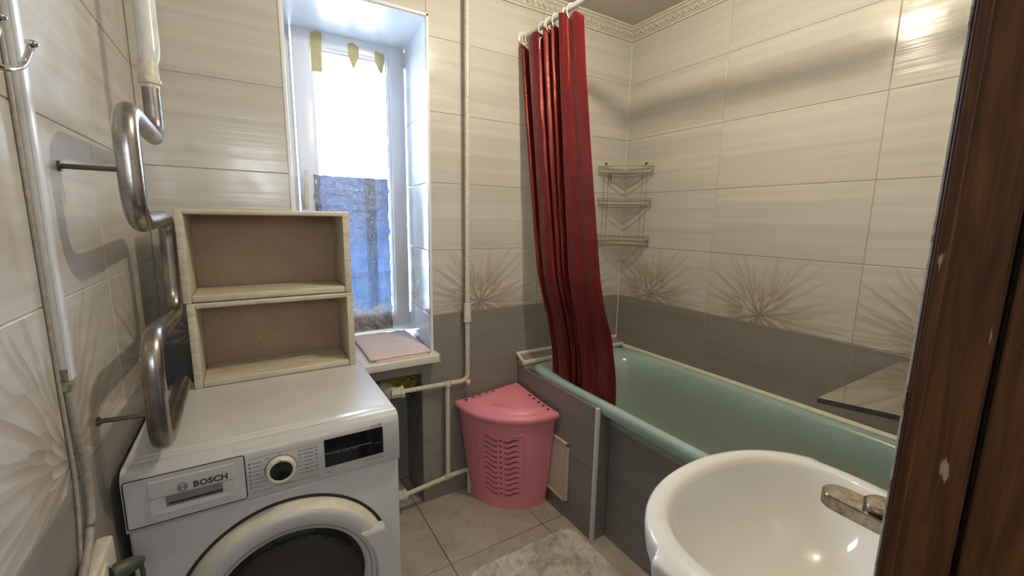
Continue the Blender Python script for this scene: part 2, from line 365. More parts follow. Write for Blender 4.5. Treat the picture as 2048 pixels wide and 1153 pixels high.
# ------------------------------------------------------------ mesh helpers (world coordinates in, shifted to the parent)
def wloc(o):
    v = Vector((0, 0, 0))
    while o: v += o.location; o = o.parent
    return v
def obj(name, bm, mat, parent=None, smooth=False, loc=None):
    me = bpy.data.meshes.new(name)
    sh = wloc(parent) if parent else Vector((0, 0, 0))
    if loc is not None: sh = Vector(loc)
    bmesh.ops.translate(bm, verts=bm.verts, vec=-sh)
    bm.normal_update(); bm.to_mesh(me); bm.free()
    for mm in (mat if isinstance(mat, (list, tuple)) else [mat]): me.materials.append(mm)
    if smooth:
        for p in me.polygons: p.use_smooth = True
    o = bpy.data.objects.new(name, me); C.objects.link(o)
    if parent: o.parent = parent
    if loc is not None: o.location = Vector(loc) - (wloc(parent) if parent else Vector((0, 0, 0)))
    return o
def tag(o, label=None, cat=None, group=None, kind=None):
    if label: o['label'] = label
    if cat: o['category'] = cat
    if group: o['group'] = group
    if kind: o['kind'] = kind
    return o
def thing(name, label, cat, loc, group=None):
    o = bpy.data.objects.new(name, None); o.empty_display_size = 0.05; o.location = loc; C.objects.link(o)
    return tag(o, label, cat, group)
def box(bm, x0, x1, y0, y1, z0, z1, bev=0.0, seg=2):
    r = bmesh.ops.create_cube(bm, size=1)
    vs_ = r['verts']
    bmesh.ops.scale(bm, verts=vs_, vec=(abs(x1 - x0), abs(y1 - y0), abs(z1 - z0)))
    bmesh.ops.translate(bm, verts=vs_, vec=((x0 + x1) / 2, (y0 + y1) / 2, (z0 + z1) / 2))
    if bev > 0:
        es = list({e for v in vs_ for e in v.link_edges})
        bmesh.ops.bevel(bm, geom=es, offset=bev, segments=seg, profile=0.5, affect='EDGES')
    return bm
def nbox(*a, **k): return box(bmesh.new(), *a, **k)
def smooth_path(pts, rad=0.05, n=8):
    pts = [Vector(p) for p in pts]; out = [pts[0]]
    for i in range(1, len(pts) - 1):
        a, b, c = pts[i - 1], pts[i], pts[i + 1]
        r = rad[i - 1] if isinstance(rad, (list, tuple)) else rad
        r = min(r, (a - b).length * 0.499, (c - b).length * 0.499)
        p = b + (a - b).normalized() * r; q = b + (c - b).normalized() * r
        for k in range(n + 1):
            t = k / n; out.append(p * (1 - t) ** 2 + b * 2 * t * (1 - t) + q * t * t)
    out.append(pts[-1]); return out
def tube(bm, path, r, seg=12, cap=True, closed=False, flat=1.0):
    path = [Vector(p) for p in path]; n = len(path); rings = []
    up = None
    for i, p in enumerate(path):
        if closed: d = path[(i + 1) % n] - path[i - 1]
        else: d = (path[min(i + 1, n - 1)] - path[max(i - 1, 0)])
        if d.length < 1e-9: d = Vector((0, 0, 1))
        d.normalize()
        if up is None: up = Vector((0, 0, 1)) if abs(d.z) < 0.9 else Vector((0, 1, 0))
        s = d.cross(up).normalized(); up = s.cross(d).normalized()
        rr = r[i] if isinstance(r, (list, tuple)) else r
        rings.append([bm.verts.new(p + (s * math.cos(a) + up * math.sin(a) * flat) * rr) for a in [2 * PI * k / seg for k in range(seg)]])
    m = n if closed else n - 1
    for i in range(m):
        A, B_ = rings[i], rings[(i + 1) % n]
        for k in range(seg):
            bm.faces.new((A[k], A[(k + 1) % seg], B_[(k + 1) % seg], B_[k]))
    if cap and not closed:
        bm.faces.new(rings[0][::-1]); bm.faces.new(rings[-1])
    return bm
def lathe(bm, prof, center, axis='Z', seg=40, cap0=False, cap1=False):
    # prof: list of (r, h)
    rings = []
    for r, h in prof:
        ring = []
        for k in range(seg):
            a = 2 * PI * k / seg; c_, s_ = r * math.cos(a), r * math.sin(a)
            v = {'Z': (c_, s_, h), 'Y': (c_, h, s_), 'X': (h, c_, s_)}[axis]
            ring.append(bm.verts.new(Vector(center) + Vector(v)))
        rings.append(ring)
    for A, B_ in zip(rings, rings[1:]):
        for k in range(seg): bm.faces.new((A[k], A[(k + 1) % seg], B_[(k + 1) % seg], B_[k]))
    if cap0: bm.faces.new(rings[0])
    if cap1: bm.faces.new(rings[-1])
    bmesh.ops.recalc_face_normals(bm, faces=bm.faces)
    return bm
def prism(bm, pts, axis, a0, a1):
    # pts 2D polygon, extruded along axis (0 x,1 y,2 z)
    def mk(p, a):
        l = [p[0], p[1]]; l.insert(axis, a); return Vector(l)
    A = [bm.verts.new(mk(p, a0)) for p in pts]; B_ = [bm.verts.new(mk(p, a1)) for p in pts]
    bm.faces.new(A); bm.faces.new(B_[::-1]); n = len(pts)
    for i in range(n): bm.faces.new((A[i], A[(i + 1) % n], B_[(i + 1) % n], B_[i]))
    bmesh.ops.recalc_face_normals(bm, faces=bm.faces); return bm
def shade_auto(o, ang=0.6):
    for p in o.data.polygons: p.use_smooth = True
    bm = bmesh.new(); bm.from_mesh(o.data)
    for e in bm.edges:
        if len(e.link_faces) == 2 and e.calc_face_angle(0) > ang: e.smooth = False
    bm.to_mesh(o.data); bm.free(); return o

def text_obj(s, size, pos, mat, parent, name='lettering', align='LEFT', bold=0.0, ext=0.0002):
    cu = bpy.data.curves.new('t', 'FONT'); cu.body = s; cu.size = size; cu.align_x = align; cu.extrude = ext; cu.offset = bold; cu.resolution_u = 3; cu.space_character = 1.0 + 60 * bold
    to = bpy.data.objects.new('t', cu); C.objects.link(to)
    bpy.context.view_layer.update()
    me = bpy.data.meshes.new_from_object(to.evaluated_get(bpy.context.evaluated_depsgraph_get()))
    bpy.data.objects.remove(to)
    bm = bmesh.new(); bm.from_mesh(me); bpy.data.meshes.remove(me)
    for v in bm.verts: v.co = Vector((v.co.x + pos[0], pos[1] - v.co.z, v.co.y + pos[2]))
    return obj(name, bm, mat, parent)

# ------------------------------------------------------------ room constants
XL, YF, ZC = -2.150, -1.69, 2.40       # left wall, front wall (door side), ceiling; right wall x=0, back wall y=0
ROWS = [0.0, 0.039, 0.336, 0.633, 0.930, 1.227, 1.524, 1.821, 2.118, 2.40]
OX0, OX1, OZ0, OZ1 = -1.725, -1.195, 0.73, 2.19     # window opening
NX0, NX1, NZ1 = -1.90, -1.240, 0.66                 # radiator niche
TT = 0.008; GAP = 0.0013

def tile_mesh(a0, a1, z0, z1, ua, zb, place):
    # tile box in wall-plane coordinates; place(u,z,d) -> world;  d = distance proud of grout
    bm = bmesh.new(); uvl = bm.loops.layers.uv.new('UVMap')
    c = 0.0012
    outer = [(a0, z0), (a1, z0), (a1, z1), (a0, z1)]
    sx = 1 if a1 > a0 else -1
    inner = [(a0 + c * sx, z0 + c), (a1 - c * sx, z0 + c), (a1 - c * sx, z1 - c), (a0 + c * sx, z1 - c)]
    V0 = [bm.verts.new(place(u, z, -0.006)) for u, z in outer]
    V1 = [bm.verts.new(place(u, z, 0.0013)) for u, z in outer]
    V2 = [bm.verts.new(place(u, z, 0.0020)) for u, z in inner]
    co = {}
    for V, P in ((V0, outer), (V1, outer), (V2, inner)):
        for v, (u, z) in zip(V, P): co[v] = (abs(u - ua), z - zb)
    fs = [bm.faces.new(V2)]
    for A, B_ in ((V0, V1), (V1, V2)):
        for i in range(4): fs.append(bm.faces.new((A[i], A[(i + 1) % 4], B_[(i + 1) % 4], B_[i])))
    bmesh.ops.recalc_face_normals(bm, faces=bm.faces)
    for f_ in bm.faces:
        for l in f_.loops: l[uvl].uv = co[l.vert]
    return bm
def sub_rects(r, holes):
    rs = [r]
    for (hx0, hx1, hz0, hz1) in holes:
        nr = []
        for (x0, x1, z0, z1) in rs:
            if hx1 <= x0 or hx0 >= x1 or hz1 <= z0 or hz0 >= z1: nr.append((x0, x1, z0, z1)); continue
            if x0 < hx0: nr.append((x0, hx0, z0, z1))
            if x1 > hx1: nr.append((hx1, x1, z0, z1))
            mx0, mx1 = max(x0, hx0), min(x1, hx1)
            if z1 > hz1: nr.append((mx0, mx1, hz1, z1))
            if z0 < hz0: nr.append((mx0, mx1, z0, hz0))
        rs = nr
    return [q for q in rs if q[1] - q[0] > 0.012 and q[3] - q[2] > 0.012]
def tile_wall(parent, u0, u1, cols, place, uleft_sign, holes=(), zmax=ZC, rows=ROWS, zmin=0.0, alldark=False):
    """cols: sorted joint positions along the wall; uleft_sign +1 when the picture's left is small u"""
    for i in range(len(cols) - 1):
        for j in range(len(rows) - 1):
            a0, a1 = max(cols[i], u0), min(cols[i + 1], u1); z0, z1 = max(rows[j], zmin), min(rows[j + 1], zmax)
            if a1 - a0 < 0.01 or z1 - z0 < 0.01: continue
            zb = rows[j + 1] - 0.297 if j > 0 else rows[0]
            mat = M['dark'] if (rows[j] < 0.92 or alldark) else (M['flower'] if rows[j] < 1.2 else M['light'])
            ua = cols[i] if uleft_sign > 0 else cols[i + 1]
            for (b0, b1, c0, c1) in sub_rects((a0, a1, z0, z1), holes):
                obj('tile', tile_mesh(b0 + GAP, b1 - GAP, c0 + GAP, c1 - GAP, ua, zb, place), mat, parent)

def struct(name, bm, mat, smooth=False):
    return tag(obj(name, bm, mat, smooth=smooth), kind='structure')

# ------------------------------------------------------------ walls
# back wall (window wall), built around the window opening and the radiator niche
TH = 0.56
bm = bmesh.new()
box(bm, XL - 0.1, NX0, 0.002, TH, 0, OZ0 - 0.07 + 0.0)
box(bm, XL - 0.1, OX0, 0.002, TH, NZ1, ZC + 0.05)
box(bm, OX1 + 0.002, 0.1, 0.002, 0.008, NZ1, ZC + 0.05); box(bm, OX1 + 0.045, 0.1, 0.008, TH, NZ1, ZC + 0.05)
box(bm, NX1, 0.1, 0.002, TH, 0, NZ1)
box(bm, OX0, OX1 + 0.045, 0.003, TH, NZ1, OZ0)
box(bm, OX0, OX1 + 0.045, 0.003, 0.36, OZ1, ZC + 0.05)
box(bm, OX0, OX1 + 0.045, 0.36, TH, OZ1 + 0.05, ZC + 0.05)
box(bm, NX0, NX1, 0.242, TH, 0, NZ1)
wall_back = struct('wall_back', bm, M['grout'])
tile_wall(wall_back, XL, 0.0, [-2.319, -1.724, -1.195, -0.603, 0.0],
          lambda u, z, d: Vector((u, 0.002 - d, z)), 1, holes=[(OX0, OX1, OZ0, OZ1), (NX0, NX1, 0.0, NZ1)])
# niche lining
bm_pl = lambda x: (lambda u, z, d: Vector((x - d, u, z)))
for z0, z1 in ((0.0, 0.336), (0.336, 0.66)):
    obj('tile', tile_mesh(0.004, 0.238, z0 + GAP, z1 - GAP, 0.0, z0, lambda u, z, d: Vector((NX1 - d + 0.0, u, z))), M['dark'], wall_back)
    for a0, a1 in ((-1.90, -1.297), (-1.297, -1.243)):
        obj('tile', tile_mesh(a0 + GAP, a1 - GAP, z0 + GAP, z1 - GAP, a0, z0, lambda u, z, d: Vector((u, 0.242 - d, z))), M['dark'], wall_back)
# window reveal, right side (leans slightly outward) and head
def rev(u, z, d):   # u = y
    return Vector((OX1 + (0.040 * u / 0.42) - 0.0025 - d + 0.002, u, z))
rj = [0.765, 0.930, 1.227, 1.524, 1.821, 2.118, 2.19]
for j in range(len(rj) - 1):
    mat = M['reveal'] if (rj[j] >= 1.2 or rj[j] < 0.9) else M['flower']
    for a0, a1 in ((0.006, 0.285), (0.285, 0.415)):
        obj('tile', tile_mesh(a1 - GAP, a0 + GAP, rj[j] + GAP, rj[j + 1] - GAP, 0.625, rj[j + 1] - 0.297, rev), mat, wall_back)
obj('reveal_panel', nbox(OX0 + 0.004, OX1 + 0.04, 0.006, 0.415, OZ1 - 0.006, OZ1 + 0.001), M['pvc'], wall_back)
obj('reveal_panel', nbox(OX0, OX0 + 0.006, 0.006, 0.415, OZ0 + 0.03, OZ1), M['pvc'], wall_back)
# white corner profiles round the opening
for n_, b in enumerate([(OX1 - 0.001, OX1 + 0.011, OZ0 + 0.035, OZ1 + 0.010), (OX0 - 0.011, OX0 + 0.001, OZ0 + 0.035, OZ1 + 0.010), (OX0 - 0.011, OX1 + 0.011, OZ1 - 0.001, OZ1 + 0.011)]):
    obj('corner_profile', nbox(b[0], b[1], -0.0035, 0.006, b[2], b[3], bev=0.002), M['pvc'], wall_back)

# right wall
wall_right = struct('wall_right', nbox(-0.002 + 0.004, 0.15, -1.95, 0.0, 0, ZC + 0.05), M['grout'])
tile_wall(wall_right, 0.0, 1.69, [-0.018, 0.580, 1.178, 1.776], lambda u, z, d: Vector((0.002 - d, -u, z)), 1)
# left wall
wall_left = struct('wall_left', nbox(XL - 0.15, XL - 0.002, -3.6, 0.1, 0, ZC + 0.05), M['grout'])
tile_wall(wall_left, -1.74, 0.0, [-1.738, -1.140, -0.542, 0.056], lambda u, z, d: Vector((XL - 0.002 + d, u, z)), 1)
# front wall with the doorway the camera stands in
bm = bmesh.new()
box(bm, -1.40, 0.15, -1.90, YF, 0, ZC + 0.05)
box(bm, XL, -1.40, -1.90, YF, 2.08, ZC + 0.05)
wall_front = struct('wall_front', bm, M['grout'])
tile_wall(wall_front, 0.0, 1.38, [0.0, 0.598, 1.196, 1.794], lambda u, z, d: Vector((-u, YF + d, z)), -1)
# hallway behind the camera
bm = bmesh.new()
box(bm, XL - 0.15, 0.4, -3.7, -3.6, 0, ZC + 0.05); box(bm, 0.3, 0.4, -3.6, -1.9, 0, ZC + 0.05)
struct('wall_hallway', bm, M['plaster'])
ceiling = struct('ceiling', nbox(XL - 0.15, 0.4, -3.7, 0.56, ZC, ZC + 0.1), M['ceiling'])
# floor: grout slab and single stone tiles
floor = struct('floor', nbox(XL - 0.15, 0.4, -3.7, 0.56, -0.1, -0.003), M['grout_dark'])
xs = [-2.18, -1.731, -1.281, -0.831, -0.381, 0.0]; ys = [0.24, 0.031, -0.412, -0.862, -1.312, -1.762, -2.2]
for i in range(len(xs) - 1):
    for j in range(len(ys) - 1):
        x0, x1 = max(xs[i], XL), xs[i + 1]; y0, y1 = ys[j + 1], ys[j]
        if y1 > 0.1:
            x0, x1 = max(x0, NX0), min(x1, NX1)
            if x1 - x0 < 0.02: continue
        obj('tile', nbox(x0 + 0.0016, x1 - 0.0016, y0 + 0.0016, y1 - 0.0016, -0.02, 0.0, bev=0.0008, seg=1), M['floor'], floor)

# cornice: moulded strips with leaf ornament
def cornice(name, axis, a0, a1):
    prof = [(0.001, 2.342), (0.008, 2.342), (0.010, 2.350), (0.016, 2.353), (0.020, 2.362), (0.030, 2.377), (0.041, 2.384), (0.044, 2.390), (0.052, 2.392), (0.053, 2.3995), (0.001, 2.3995)]
    bm = bmesh.new()
    if axis == 0: prism(bm, [(-d, z) for d, z in prof], 0, a0, a1)
    else: prism(bm, [(-d, z) for d, z in prof], 1, a0, a1)
    o = struct(name, bm, M['cornice'])
    bm = bmesh.new(); n = int(abs(a1 - a0) / 0.033)
    for k in range(n):
        c = a0 + (k + 0.5) * (a1 - a0) / n
        d, z = 0.0275, 2.3665
        nrm = Vector((0, -0.72, -0.69)) if axis == 0 else Vector((-0.72, 0, -0.69))
        ctr = Vector((c, -d, z)) if axis == 0 else Vector((-d, c, z))
        tdir = Vector((1, 0, 0)) if axis == 0 else Vector((0, 1, 0)); sdir = tdir.cross(nrm).normalized()
        for q in range(2):
            cc = ctr + tdir * (0.007 if q else -0.007)
            mtx = Matrix.Translation(cc) @ Matrix((tdir, sdir, nrm)).transposed().to_4x4() @ Matrix.Rotation(0.35 if q else -0.35, 4, 'Z') @ Matrix.Diagonal((0.0055, 0.0145, 0.005, 1))
            bmesh.ops.create_uvsphere(bm, u_segments=8, v_segments=6, radius=1, matrix=mtx)
    oo = obj('ornament', bm, M['cornice'], o, smooth=True); oo['kind'] = 'stuff'
    return o
cornice('trim_1', 0, XL, 0.0); cornice('trim_2', 1, YF, 0.0)
# grout bead in the right back corner
struct('trim_3', tube(bmesh.new(), [(-0.001, -0.001, 0.68), (-0.001, -0.001, 2.35)], 0.0028, 6), M['trim'])

# ------------------------------------------------------------ window
YW = 0.405
win = tag(obj('window_1', (lambda b: (box(b, -1.72, -1.665, YW + 0.01, YW + 0.07, 0.765, 2.245), box(b, -1.155, -1.12, YW + 0.01, YW + 0.07, 0.765, 2.245),
      box(b, -1.665, -1.155, YW + 0.01, YW + 0.07, 2.19, 2.245), box(b, -1.665, -1.155, YW + 0.01, YW + 0.07, 0.765, 0.795), b)[-1])(bmesh.new()), M['pvc']), kind='structure')
sx0, sx1, sz0, sz1 = -1.660, -1.166, 0.798, 2.190   # opening sash outline
gx0, gx1, gz0, gz1 = -1.578, -1.250, 0.872, 2.110   # glass opening
def ring_frame(x0, x1, z0, z1, a0, a1, c0, c1, y0, y1, bev):
    b = bmesh.new()
    box(b, x0, a0, y0, y1, z0, z1, bev); box(b, a1, x1, y0, y1, z0, z1, bev)
    box(b, a0 - 0.001, a1 + 0.001, y0, y1, c1, z1, bev); box(b, a0 - 0.001, a1 + 0.001, y0, y1, z0, c0, bev); return b
sash = shade_auto(obj('sash', ring_frame(sx0, sx1, sz0, sz1, gx0 - 0.012, gx1 + 0.012, gz0 - 0.012, gz1 + 0.012, YW - 0.018, YW + 0.045, 0.003), M['pvc'], win))
obj('glazing_bead', ring_frame(gx0 - 0.014, gx1 + 0.014, gz0 - 0.014, gz1 + 0.014, gx0, gx1, gz0, gz1, YW - 0.010, YW + 0.004, 0.003), M['pvc'], win)
obj('seal', ring_frame(gx0 - 0.002, gx1 + 0.002, gz0 - 0.002, gz1 + 0.002, gx0 + 0.002, gx1 - 0.002, gz0 + 0.002, gz1 - 0.002, YW - 0.002, YW + 0.006, 0), M['rubber'], win)
obj('pane', nbox(gx0, gx1, YW + 0.012, YW + 0.016, gz0, gz1), M['glass'], win)
hg = obj('hinge', nbox(-1.166, -1.150, YW - 0.024, YW + 0.01, 0.80, 0.87, 0.002), M['pvc'], win)
obj('hinge', nbox(-1.166, -1.150, YW - 0.024, YW + 0.01, 2.10, 2.17, 0.002), M['pvc'], win)
hd = bmesh.new()
box(hd, -1.658, -1.630, YW - 0.030, YW - 0.018, 1.405, 1.475, 0.005)
tube(hd, [(-1.644, YW - 0.018, 1.440), (-1.644, YW - 0.048, 1.440)], 0.010, 12)
tube(hd, smooth_path([(-1.644, YW - 0.050, 1.425), (-1.642, YW - 0.056, 1.455), (-1.636, YW - 0.054, 1.575)], 0.03, 5), [0.011] * 2 + [0.0105] * 3 + [0.010] * 2 + [0.0085], 12, flat=0.7)
shade_auto(obj('handle', hd, M['ivory'], win))
# sill board
sill = struct('trim_4', box(bmesh.new(), -1.90, -1.186, -0.082, 0.402, 0.729, 0.765, 0.006, 3), M['sill'])
shade_auto(sill)
obj('end_cap', nbox(-1.187, -1.183, -0.084, 0.0, 0.727, 0.767, 0.001), M['ivory'], sill)
# crinkled foil film on the lower pane
bm = bmesh.new(); nx, nz = 34, 70; g = []
x0, x1, z0, z1 = -1.604, -1.262, 0.79, 1.560
for j in range(nz + 1):
    row = []
    for i in range(nx + 1):
        u, v = i / nx, j / nz
        x = x0 + (x1 - x0) * u; z = z0 + (z1 - z0) * v
        y = YW - 0.0205 - 0.005 * noise.noise(Vector((x * 14, 0, z * 14))) - 0.004 * noise.noise(Vector((x * 40, 3, z * 40)))
        if 0.08 < u < 0.92 and z > 0.87: y += 0.010
        if i in (0, nx): x += 0.006 * noise.noise(Vector((z * 25, i, 0)))
        row.append(bm.verts.new((x, y, z + (0.004 * noise.noise(Vector((x * 30, 5, 0))) if j in (0, nz) else 0))))
    g.append(row)
for j in range(nz):
    for i in range(nx): bm.faces.new((g[j][i], g[j][i + 1], g[j + 1][i + 1], g[j + 1][i]))
film = tag(obj('foil_film', bm, M['film'], smooth=True), 'crinkled bluish foil film stuck over the lower half of the window', 'film')
# masking tape strips
def tape(pts, label):
    b = bmesh.new(); prism(b, pts, 1, YW - 0.0215, YW - 0.0198)
    for v in b.verts: v.co.y -= 0.004 * max(0, (2.10 - v.co.z) / 0.1)
    tag(obj('masking_tape', b, M['tape']), label, 'tape', 'yellow masking tape strips on the window')
tape([(-1.585, 2.172), (-1.560, 2.180), (-1.538, 2.176), (-1.541, 2.108), (-1.543, 2.012), (-1.587, 2.008), (-1.586, 2.10)], 'long square-ended yellow tape strip at the left top of the window')
tape([(-1.427, 2.158), (-1.405, 2.166), (-1.379, 2.150), (-1.381, 2.102), (-1.408, 2.045), (-1.427, 2.100)], 'yellow tape strip with a pointed end at the middle of the window top')
tape([(-1.306, 2.150), (-1.262, 2.142), (-1.264, 2.098), (-1.276, 2.050), (-1.290, 2.062), (-1.308, 2.100)], 'yellow tape strip with a slanted tip at the right top of the window')

# outside
tag(obj('fence_post', nbox(-0.885, -0.80, 2.46, 2.54, -0.6, 1.935, 0.006), M['post']), 'pale grey post standing outside behind the window', 'post')
struct('ground_outside', nbox(-12, 12, 0.7, 14, -0.7, -0.6), M['ground'])

# ------------------------------------------------------------ tub surround: ledge, panels
def dark_tiles(parent, place, cols, rows):
    for i in range(len(cols) - 1):
        for j in range(len(rows) - 1):
            obj('tile', tile_mesh(cols[i] + GAP * .7, cols[i + 1] - GAP * .7, rows[j] + GAP * .7, rows[j + 1] - GAP * .7, cols[i], rows[j + 1] - 0.297, place), M['dark2'], parent)
bm = bmesh.new()
box(bm, -0.713, -0.685, -0.607, -0.0, 0, 0.605); box(bm, -0.713, -0.640, -0.607, -0.58, 0, 0.58)
box(bm, -0.637, -0.610, YF, -0.60, 0, 0.585)
panel = tag(obj('wall_bath_panel', bm, M['grout_dark']), kind='structure')
dark_tiles(panel, lambda u, z, d: Vector((-0.713 - d, -u, z)), [0.004, 0.607], [0.0, 0.036, 0.320, 0.610])
dark_tiles(panel, lambda u, z, d: Vector((u, -0.607 - d, z)), [-0.709, -0.636], [0.0, 0.036, 0.320, 0.585])
dark_tiles(panel, lambda u, z, d: Vector((-0.637 - d, -u, z)), [0.611, 1.10, 1.689], [0.0, 0.036, 0.300, 0.585])
obj('corner_strip', nbox(-0.722, -0.706, -0.617, -0.603, 0.002, 0.612, 0.001), M['pvc'], panel)
# access hatch
hx = -0.716
hatch = thing('access_hatch', 'small white inspection hatch in the tiled bath panel behind the pink bin', 'hatch', (hx, -0.36, 0.08))
b = bmesh.new(); y0, y1, z0, z1 = -0.445, -0.262, 0.082, 0.374
for q in ((y0, y0 + 0.014, z0, z1), (y1 - 0.014, y1, z0, z1), (y0, y1, z0, z0 + 0.014), (y0, y1, z1 - 0.014, z1)): box(b, hx - 0.011, hx - 0.0, q[0], q[1], q[2], q[3], 0.002)
obj('frame', b, M['trim'], hatch); obj('door', nbox(hx - 0.008, hx - 0.001, y0 + 0.017, y1 - 0.017, z0 + 0.017, z1 - 0.017, 0.001), M['trim'], hatch)
# ledge at the far end of the tub
bm = bmesh.new(); prism(bm, [(0.0, 0.0), (0.0, 0.671), (-0.060, 0.640), (-0.060, 0.0)], 0, -0.712, -0.001)
ledge = tag(obj('ledge_bath', bm, M['grout']), kind='structure')
def ltile(u, z, d):
    s = Vector((0, -0.060, -0.031)).normalized(); n_ = Vector((0, -0.031, 0.060)).normalized()
    return Vector((u, -0.001, 0.6715)) + s * z + n_ * d
for a0, a1 in ((-0.712, -0.30), (-0.30, -0.003)):
    obj('tile', tile_mesh(a0 + GAP, a1 - GAP, 0.008, 0.058, a0, 0, ltile), M['dark'], ledge)
obj('trim_strip', prism(bmesh.new(), [(-0.0005, 0.668), (-0.0005, 0.682), (-0.010, 0.676), (-0.010, 0.664)], 0, -0.725, -0.002), M['trim'], ledge)
obj('trim_strip', prism(bmesh.new(), [(-0.056, 0.640), (-0.056, 0.650), (-0.068, 0.645), (-0.068, 0.632)], 0, -0.725, -0.002), M['trim'], ledge)
obj('trim_strip', prism(bmesh.new(), [(-0.0005, 0.668), (-0.0005, 0.681), (-0.066, 0.648), (-0.066, 0.634)], 0, -0.726, -0.714), M['trim'], ledge)
obj('trim_strip', prism(bmesh.new(), [(-0.0015, 0.622), (-0.0015, 0.642), (-0.012, 0.632), (-0.014, 0.622)], 1, -1.688, -0.066), M['trim'], ledge)

# bathtub
def sring(cx, cy, ax, ay, n, z, seg=96):
    out = []
    for k in range(seg):
        a = 2 * PI * k / seg; c_, s_ = math.cos(a), math.sin(a)
        out.append((cx + ax * math.copysign(abs(c_) ** (2 / n), c_), cy + ay * math.copysign(abs(s_) ** (2 / n), s_), z))
    return out
def loft(bm, rings, cap=True):
    R = [[bm.verts.new(p) for p in r] for r in rings]; n = len(R[0])
    for A, B_ in zip(R, R[1:]):
        for k in range(n): bm.faces.new((A[k], A[(k + 1) % n], B_[(k + 1) % n], B_[k]))
    if cap: bm.faces.new(R[-1])
    bmesh.ops.recalc_face_normals(bm, faces=bm.faces)
tcx, tcy = -0.356, -0.878
bm = bmesh.new()
loft(bm, [sring(tcx, tcy, 0.340, 0.800, 14, 0.585), sring(tcx, tcy, 0.3445, 0.807, 14, 0.600), sring(tcx, tcy, 0.345, 0.808, 14, 0.615), sring(tcx, tcy, 0.342, 0.805, 14, 0.627),
          sring(tcx, tcy, 0.333, 0.797, 12, 0.633), sring(tcx, tcy, 0.318, 0.78, 9, 0.633), sring(tcx, tcy, 0.305, 0.755, 7, 0.628), sring(tcx, tcy, 0.297, 0.735, 6, 0.612), sring(tcx, tcy, 0.290, 0.715, 5.5, 0.575),
          sring(tcx, tcy, 0.278, 0.69, 5, 0.48), sring(tcx, tcy, 0.262, 0.665, 4.5, 0.36), sring(tcx, tcy, 0.240, 0.64, 4.2, 0.28), sring(tcx, tcy, 0.20, 0.60, 4, 0.24), sring(tcx, tcy, 0.12, 0.50, 4, 0.23)])
tub = thing('bathtub', 'long aqua enamelled bathtub with a worn interior along the right wall', 'bathtub', (tcx, tcy, 0))
o = obj('shell', bm, M['tub'], tub, smooth=True)
o = obj('drain', lathe(bmesh.new(), [(0.03, 0), (0.028, 0.004), (0.0, 0.003)], (tcx, -1.35, 0.231), seg=20), M['chrome'], tub)

# ------------------------------------------------------------ shower rod, rings, curtain
RX, RZ = -0.722, 2.205
rod = thing('curtain_rod', 'white shower curtain rod running out from the window wall', 'rod', (RX, -0.84, RZ))
obj('pole', tube(bmesh.new(), [(RX, -0.004, RZ), (RX, YF + 0.005, RZ)], 0.0115, 20), M['rodwhite'], rod, smooth=False)
for o in rod.children: shade_auto(o)
shade_auto(obj('flange', lathe(bmesh.new(), [(0.0, -0.0), (0.030, -0.002), (0.030, -0.006), (0.018, -0.012), (0.014, -0.022), (0.0115, -0.022)], (RX, 0, RZ), 'Y', 28), M['ring'], rod))
# folded cloth: plan profile at the top (y, x offset) and at the bottom
top = [(-0.006, 0.000), (-0.040, -0.022), (-0.060, 0.020), (-0.085, 0.026), (-0.096, -0.022), (-0.160, -0.030), (-0.176, 0.010), (-0.150, 0.036), (-0.185, 0.036), (-0.206, -0.022), (-0.224, 0.010),
       (-0.220, 0.036), (-0.244, 0.018), (-0.256, -0.018), (-0.270, 0.016), (-0.262, 0.045), (-0.296, 0.034), (-0.318, -0.026), (-0.350, -0.016), (-0.365, -0.006), (-0.400, -0.012), (-0.446, 0.000)]
bot = [(-0.205, 0.010), (-0.226, -0.006), (-0.240, 0.012), (-0.252, 0.024), (-0.266, -0.004), (-0.322, -0.008), (-0.338, 0.016), (-0.322, 0.040), (-0.345, 0.040), (-0.360, 0.004), (-0.374, 0.018),
       (-0.372, 0.042), (-0.384, 0.034), (-0.392, 0.010), (-0.404, 0.032), (-0.400, 0.052), (-0.420, 0.040), (-0.436, -0.002), (-0.490, -0.004), (-0.540, 0.006), (-0.590, 0.002), (-0.632, 0.010)]
ztop = [2.180, 2.165, 2.13, 2.14, 2.165, 2.175, 2.155, 2.14, 2.16, 2.178, 2.165, 2.15, 2.165, 2.178, 2.16, 2.15, 2.17, 2.190, 2.180, 2.165, 2.172, 2.140]
def cr(P, t):
    n = len(P) - 1; x = min(max(t, 0), 0.99999) * n; i = int(x); f_ = x - i
    p = [P[max(0, min(n, i + k))] for k in (-1, 0, 1, 2)]
    def h(a, b, c, d): return 0.5 * (2 * b + (c - a) * f_ + (2 * a - 5 * b + 4 * c - d) * f_ ** 2 + (3 * b - a - 3 * c + d) * f_ ** 3)
    return tuple(h(*[q[k] for q in p]) for k in range(len(p[0]))) if isinstance(p[0], tuple) else h(*p)
bm = bmesh.new(); uvl = bm.loops.layers.uv.new('UVMap'); NU, NV = 260, 90; G = []; us = [0.0]
for i in range(1, NU + 1):
    a, b_ = cr(top, (i - 1) / NU), cr(top, i / NU); us.append(us[-1] + math.hypot(a[0] - b_[0], a[1] - b_[1]) * 1.05)
